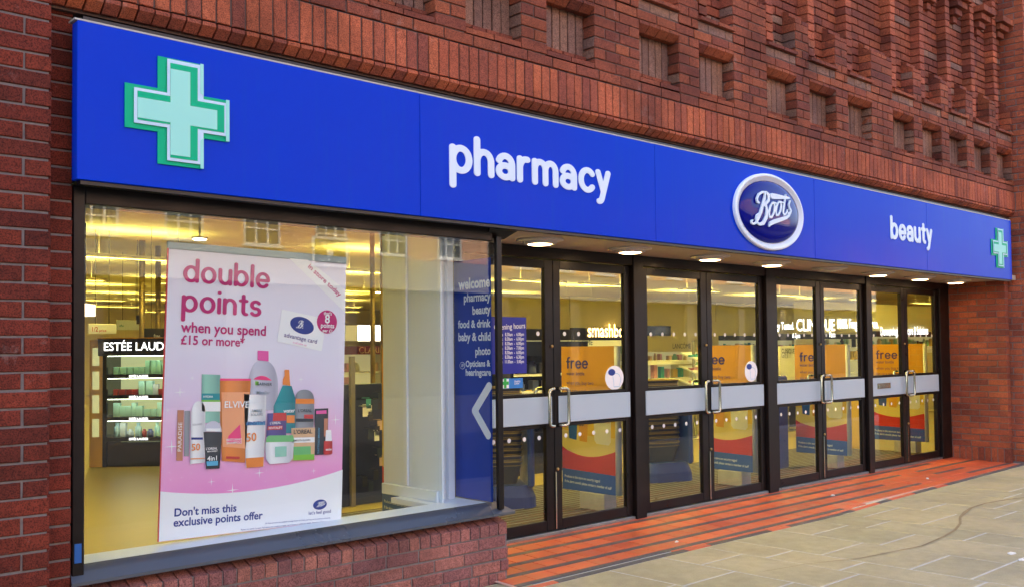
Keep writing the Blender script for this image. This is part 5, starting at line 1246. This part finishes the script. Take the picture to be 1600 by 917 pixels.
def basket_stand(x, y, rz, where, n=13, panel=True):
    e = empty('basket_stand', (x, y, FZ), rz, label='blue moulded basket stand ' + where, cat='basket stand')
    b = MB(); rb = rrect(.30, .26, .14, 7); k = len(rb)
    b.add([(u, v, 0) for u, v in rb] + [(u * .98, v * .98, .1) for u, v in rb] + [(u * .84, v * .84, .2) for u, v in rb], [list(range(k))[::-1]] + [[i, (i + 1) % k, k + (i + 1) % k, k + i] for i in range(k)] + [[k + i, k + (i + 1) % k, 2 * k + (i + 1) % k, 2 * k + i] for i in range(k)] + [list(range(2 * k, 3 * k))]); b.build('base', 'basket_blue', e, True)
    if panel: MB().box(.21, .27, -.25, .25, .18, .98, .02).build('back_panel', 'basket_blue', e, True)
    c, s_ = math.cos(rz), math.sin(rz)
    for k in range(n): basket(x - .03 * c, y - .03 * s_, FZ + .2 + k * .05, rz + random.uniform(-.02, .02), 'wire shopping basket in the stack ' + where, 'baskets stacked ' + where)
basket_stand(5.78, 1.95, -.6, 'behind the left leaf of the first door', 14)
basket_stand(8.06, 1.98, -.35, 'behind the left leaf of the second door', 14)
# blue curtain-like dump bin behind the third door and navy hook panel behind the banner
o = MB().box(9.47, 9.84, 1.52, 1.9, FZ, 1.1, .02).build('blue_bin', 'basket_blue'); tag(o, 'plain dark blue bin behind the left leaf of the third door', 'bin')
hp = empty('hook_panel', (4.35, 2.9, FZ), label='dark navy hook panel with small carded goods right of the banner', cat='display stand')
A = PY(541, 600, 2.9); B = PY(590, 600, 2.9)
MB().box(A.x - .3, B.x + .05, 2.9, 2.96, FZ, A.z, .005).build('panel', plain('navy_dark', srgb(18, 30, 62), .4), hp); MB().box(PY(547, 600, 2.88).x, PY(553, 600, 2.88).x, 2.86, 2.9, FZ, A.z + .25).build('upright', plain('upright_tan', srgb(120, 112, 92), .4), hp)
for k in range(16):
    u, v = random.uniform(A.x + .12, B.x - .02), random.uniform(.2, A.z - .1); MB().tube([(u, 2.9, v + .04), (u, 2.78, v + .045)], .003, 5).box(u - .025, u + .025, 2.79, 2.795, v - .05, v + .035).build('carded_item', random.choice(['ink_paper', 'pack_k1', 'pack_t1', 'ink_charcoal', 'pack_c1']), hp)
o = tag(MB().box(A.x + .05, A.x + .75, 4.1, 4.6, FZ, .78, .03).box(A.x + .15, A.x + .65, 4.2, 4.5, .78, 1.16, .05).build('makeup_chair', 'gloss_black'), 'black make up chair between the banner and the slim posts', 'chair')
# no smoking style red notice on the last door's far side
o = boxo('yellow_stand', 'gate_yellow', (12.25, 12.30, 1.75, 2.5, FZ, 1.0)); tag(o, 'yellow panel behind the last poster gate', 'panel')
# red prohibition notice low on the last door
# scraps of paper on the ground
plain('scrap', srgb(232, 230, 224), .7)
for x, y, s_, lab in ((1580, 862, .05, 'larger white paper scrap on the slabs at the right edge'), (1597, 872, .04, 'white paper scrap on the slabs, cut by the right edge'), (1301, 775, .03, 'white scrap on the red tiles before the third door'), (1449, 748, .025, 'white scrap on the red tiles near the right pier'), (1057, 846, .02, 'tiny white scrap on the red tiles before the first post')):
    p = PZ(x, y, .012); b = MB(); n = 7
    top = [(s_ * random.uniform(.5, 1) * math.cos(k * 2 * math.pi / n), s_ * .7 * random.uniform(.5, 1) * math.sin(k * 2 * math.pi / n), random.uniform(.002, .012)) for k in range(n)]
    b.add(top + [(0, 0, .014)] + [(u, v, 0) for u, v, _ in top], [(k, (k + 1) % n, n) for k in range(n)] + [(k, (k + 1) % n, n + 1 + (k + 1) % n, n + 1 + k) for k in range(n)])
    o = b.build('paper_scrap', 'scrap'); o.location = (p.x, p.y, (tz(p.y) if p.y > tile_edge(p.x) else 0) + .001); tag(o, lab, 'litter', 'paper scraps on the ground')
# ================================================================== ACROSS THE STREET (seen mirrored in the glass)
far_brick('far_brick', srgb(214, 158, 118), srgb(194, 134, 98), srgb(200, 184, 164))
plain('far_fascia', srgb(150, 148, 138), .6, noise=.08, nscale=2); plain('far_stone', srgb(96, 92, 86), .7); plain('far_dark', srgb(44, 46, 50), .3); plain('far_pane', srgb(70, 80, 90), .15); plain('far_frame', srgb(212, 212, 206), .5)
YO = -22.0
ob = empty('opposite_building', (20, YO, 0), label='brick terrace with white sash windows across the street, mirrored in the glass', cat='building')
boxo('wall', 'far_brick', (-12, 27, YO - 6, YO, 4.5, 11), ob); boxo('fascia', 'far_fascia', (-12, 60, YO - 6, YO + .25, 3.5, 4.5), ob); boxo('shopfront', 'far_dark', (-12, 60, YO - 6, YO - .1, -.1, 3.5), ob)
boxo('lower_wall', 'far_brick', (27.01, 60, YO - 6, YO - .02, 4.5, 7.2), ob); boxo('parapet', 'far_fascia', (-12, 27, YO - 6, YO + .12, 11, 11.4), ob); boxo('lower_parapet', 'far_fascia', (27.01, 60, YO - 6, YO + .12, 7.2, 7.5), ob)
for k in range(18): boxo('shop_pier', 'far_stone', (-11 + k * 4, -10.5 + k * 4, YO - .1, YO + .1, -.1, 3.5), ob)
wx = [PY(x, 350, -YO).x for x in (288, 403, 512, 608, 702)]; step = (wx[-1] - wx[0]) / 4
zs = PY(288, 374, -YO).z
xs_ = [wx[0] - step * k for k in range(1, 8)] + [wx[0] + step * k for k in range(0, 14)]
for x in xs_:
    for z in (zs, zs + 3.1):
        if not -11 < x < 59 or (x > 26 and z > zs + 1): continue
        f = boxo('window', 'far_pane', (x - .55, x + .55, YO - .05, YO + .02, z, z + 1.9), ob)
        b = MB()
        for u in (-.55, -.18, .18, .55): b.box(x + u - .03, x + u + .03, YO + .02, YO + .06, z, z + 1.9)
        for v in (0, .475, .95, 1.425, 1.9): b.box(x - .58, x + .58, YO + .022, YO + .058, z + v - .025, z + v + .025)
        b.box(x - .65, x + .65, YO, YO + .12, z - .1, z - .03); b.build('frame', 'far_frame', f)
lt = empty('letting_board', (PY(508, 397, -YO).x, YO + .3, 3.6), label='framed letting board on the opposite building, mirrored in the window', cat='sign')
a, b_ = PY(480, 418, -YO), PY(536, 375, -YO); xa, xb, za, zb_ = a.x, b_.x, a.z, b_.z
boxo('board', 'far_frame', (xa, xb, YO + .30, YO + .33, za, zb_), lt); boxo('field', 'far_dark', (xa + .09, xb - .09, YO + .331, YO + .336, za + .09, zb_ - .09), lt)
Fb = lambda u, v: Vector((xb - u * (xb - xa), YO + .34, za + v * (zb_ - za)))
text_at('TO LET', Fb(.2, .66), Fb(.8, .66), 'far_frame', lt, .004, 1.0, .01); text_at('020 7190 9801', Fb(.14, .16), Fb(.86, .16), 'far_frame', lt, .004, 1.0, .01)
b = MB(); b.poly([Fb(.5, .47) + Vector((.13 * math.cos(k * .314), .003, .13 * math.sin(k * .314))) for k in range(20)], (0, .002, 0)); b.build('mark', 'far_frame', lt)
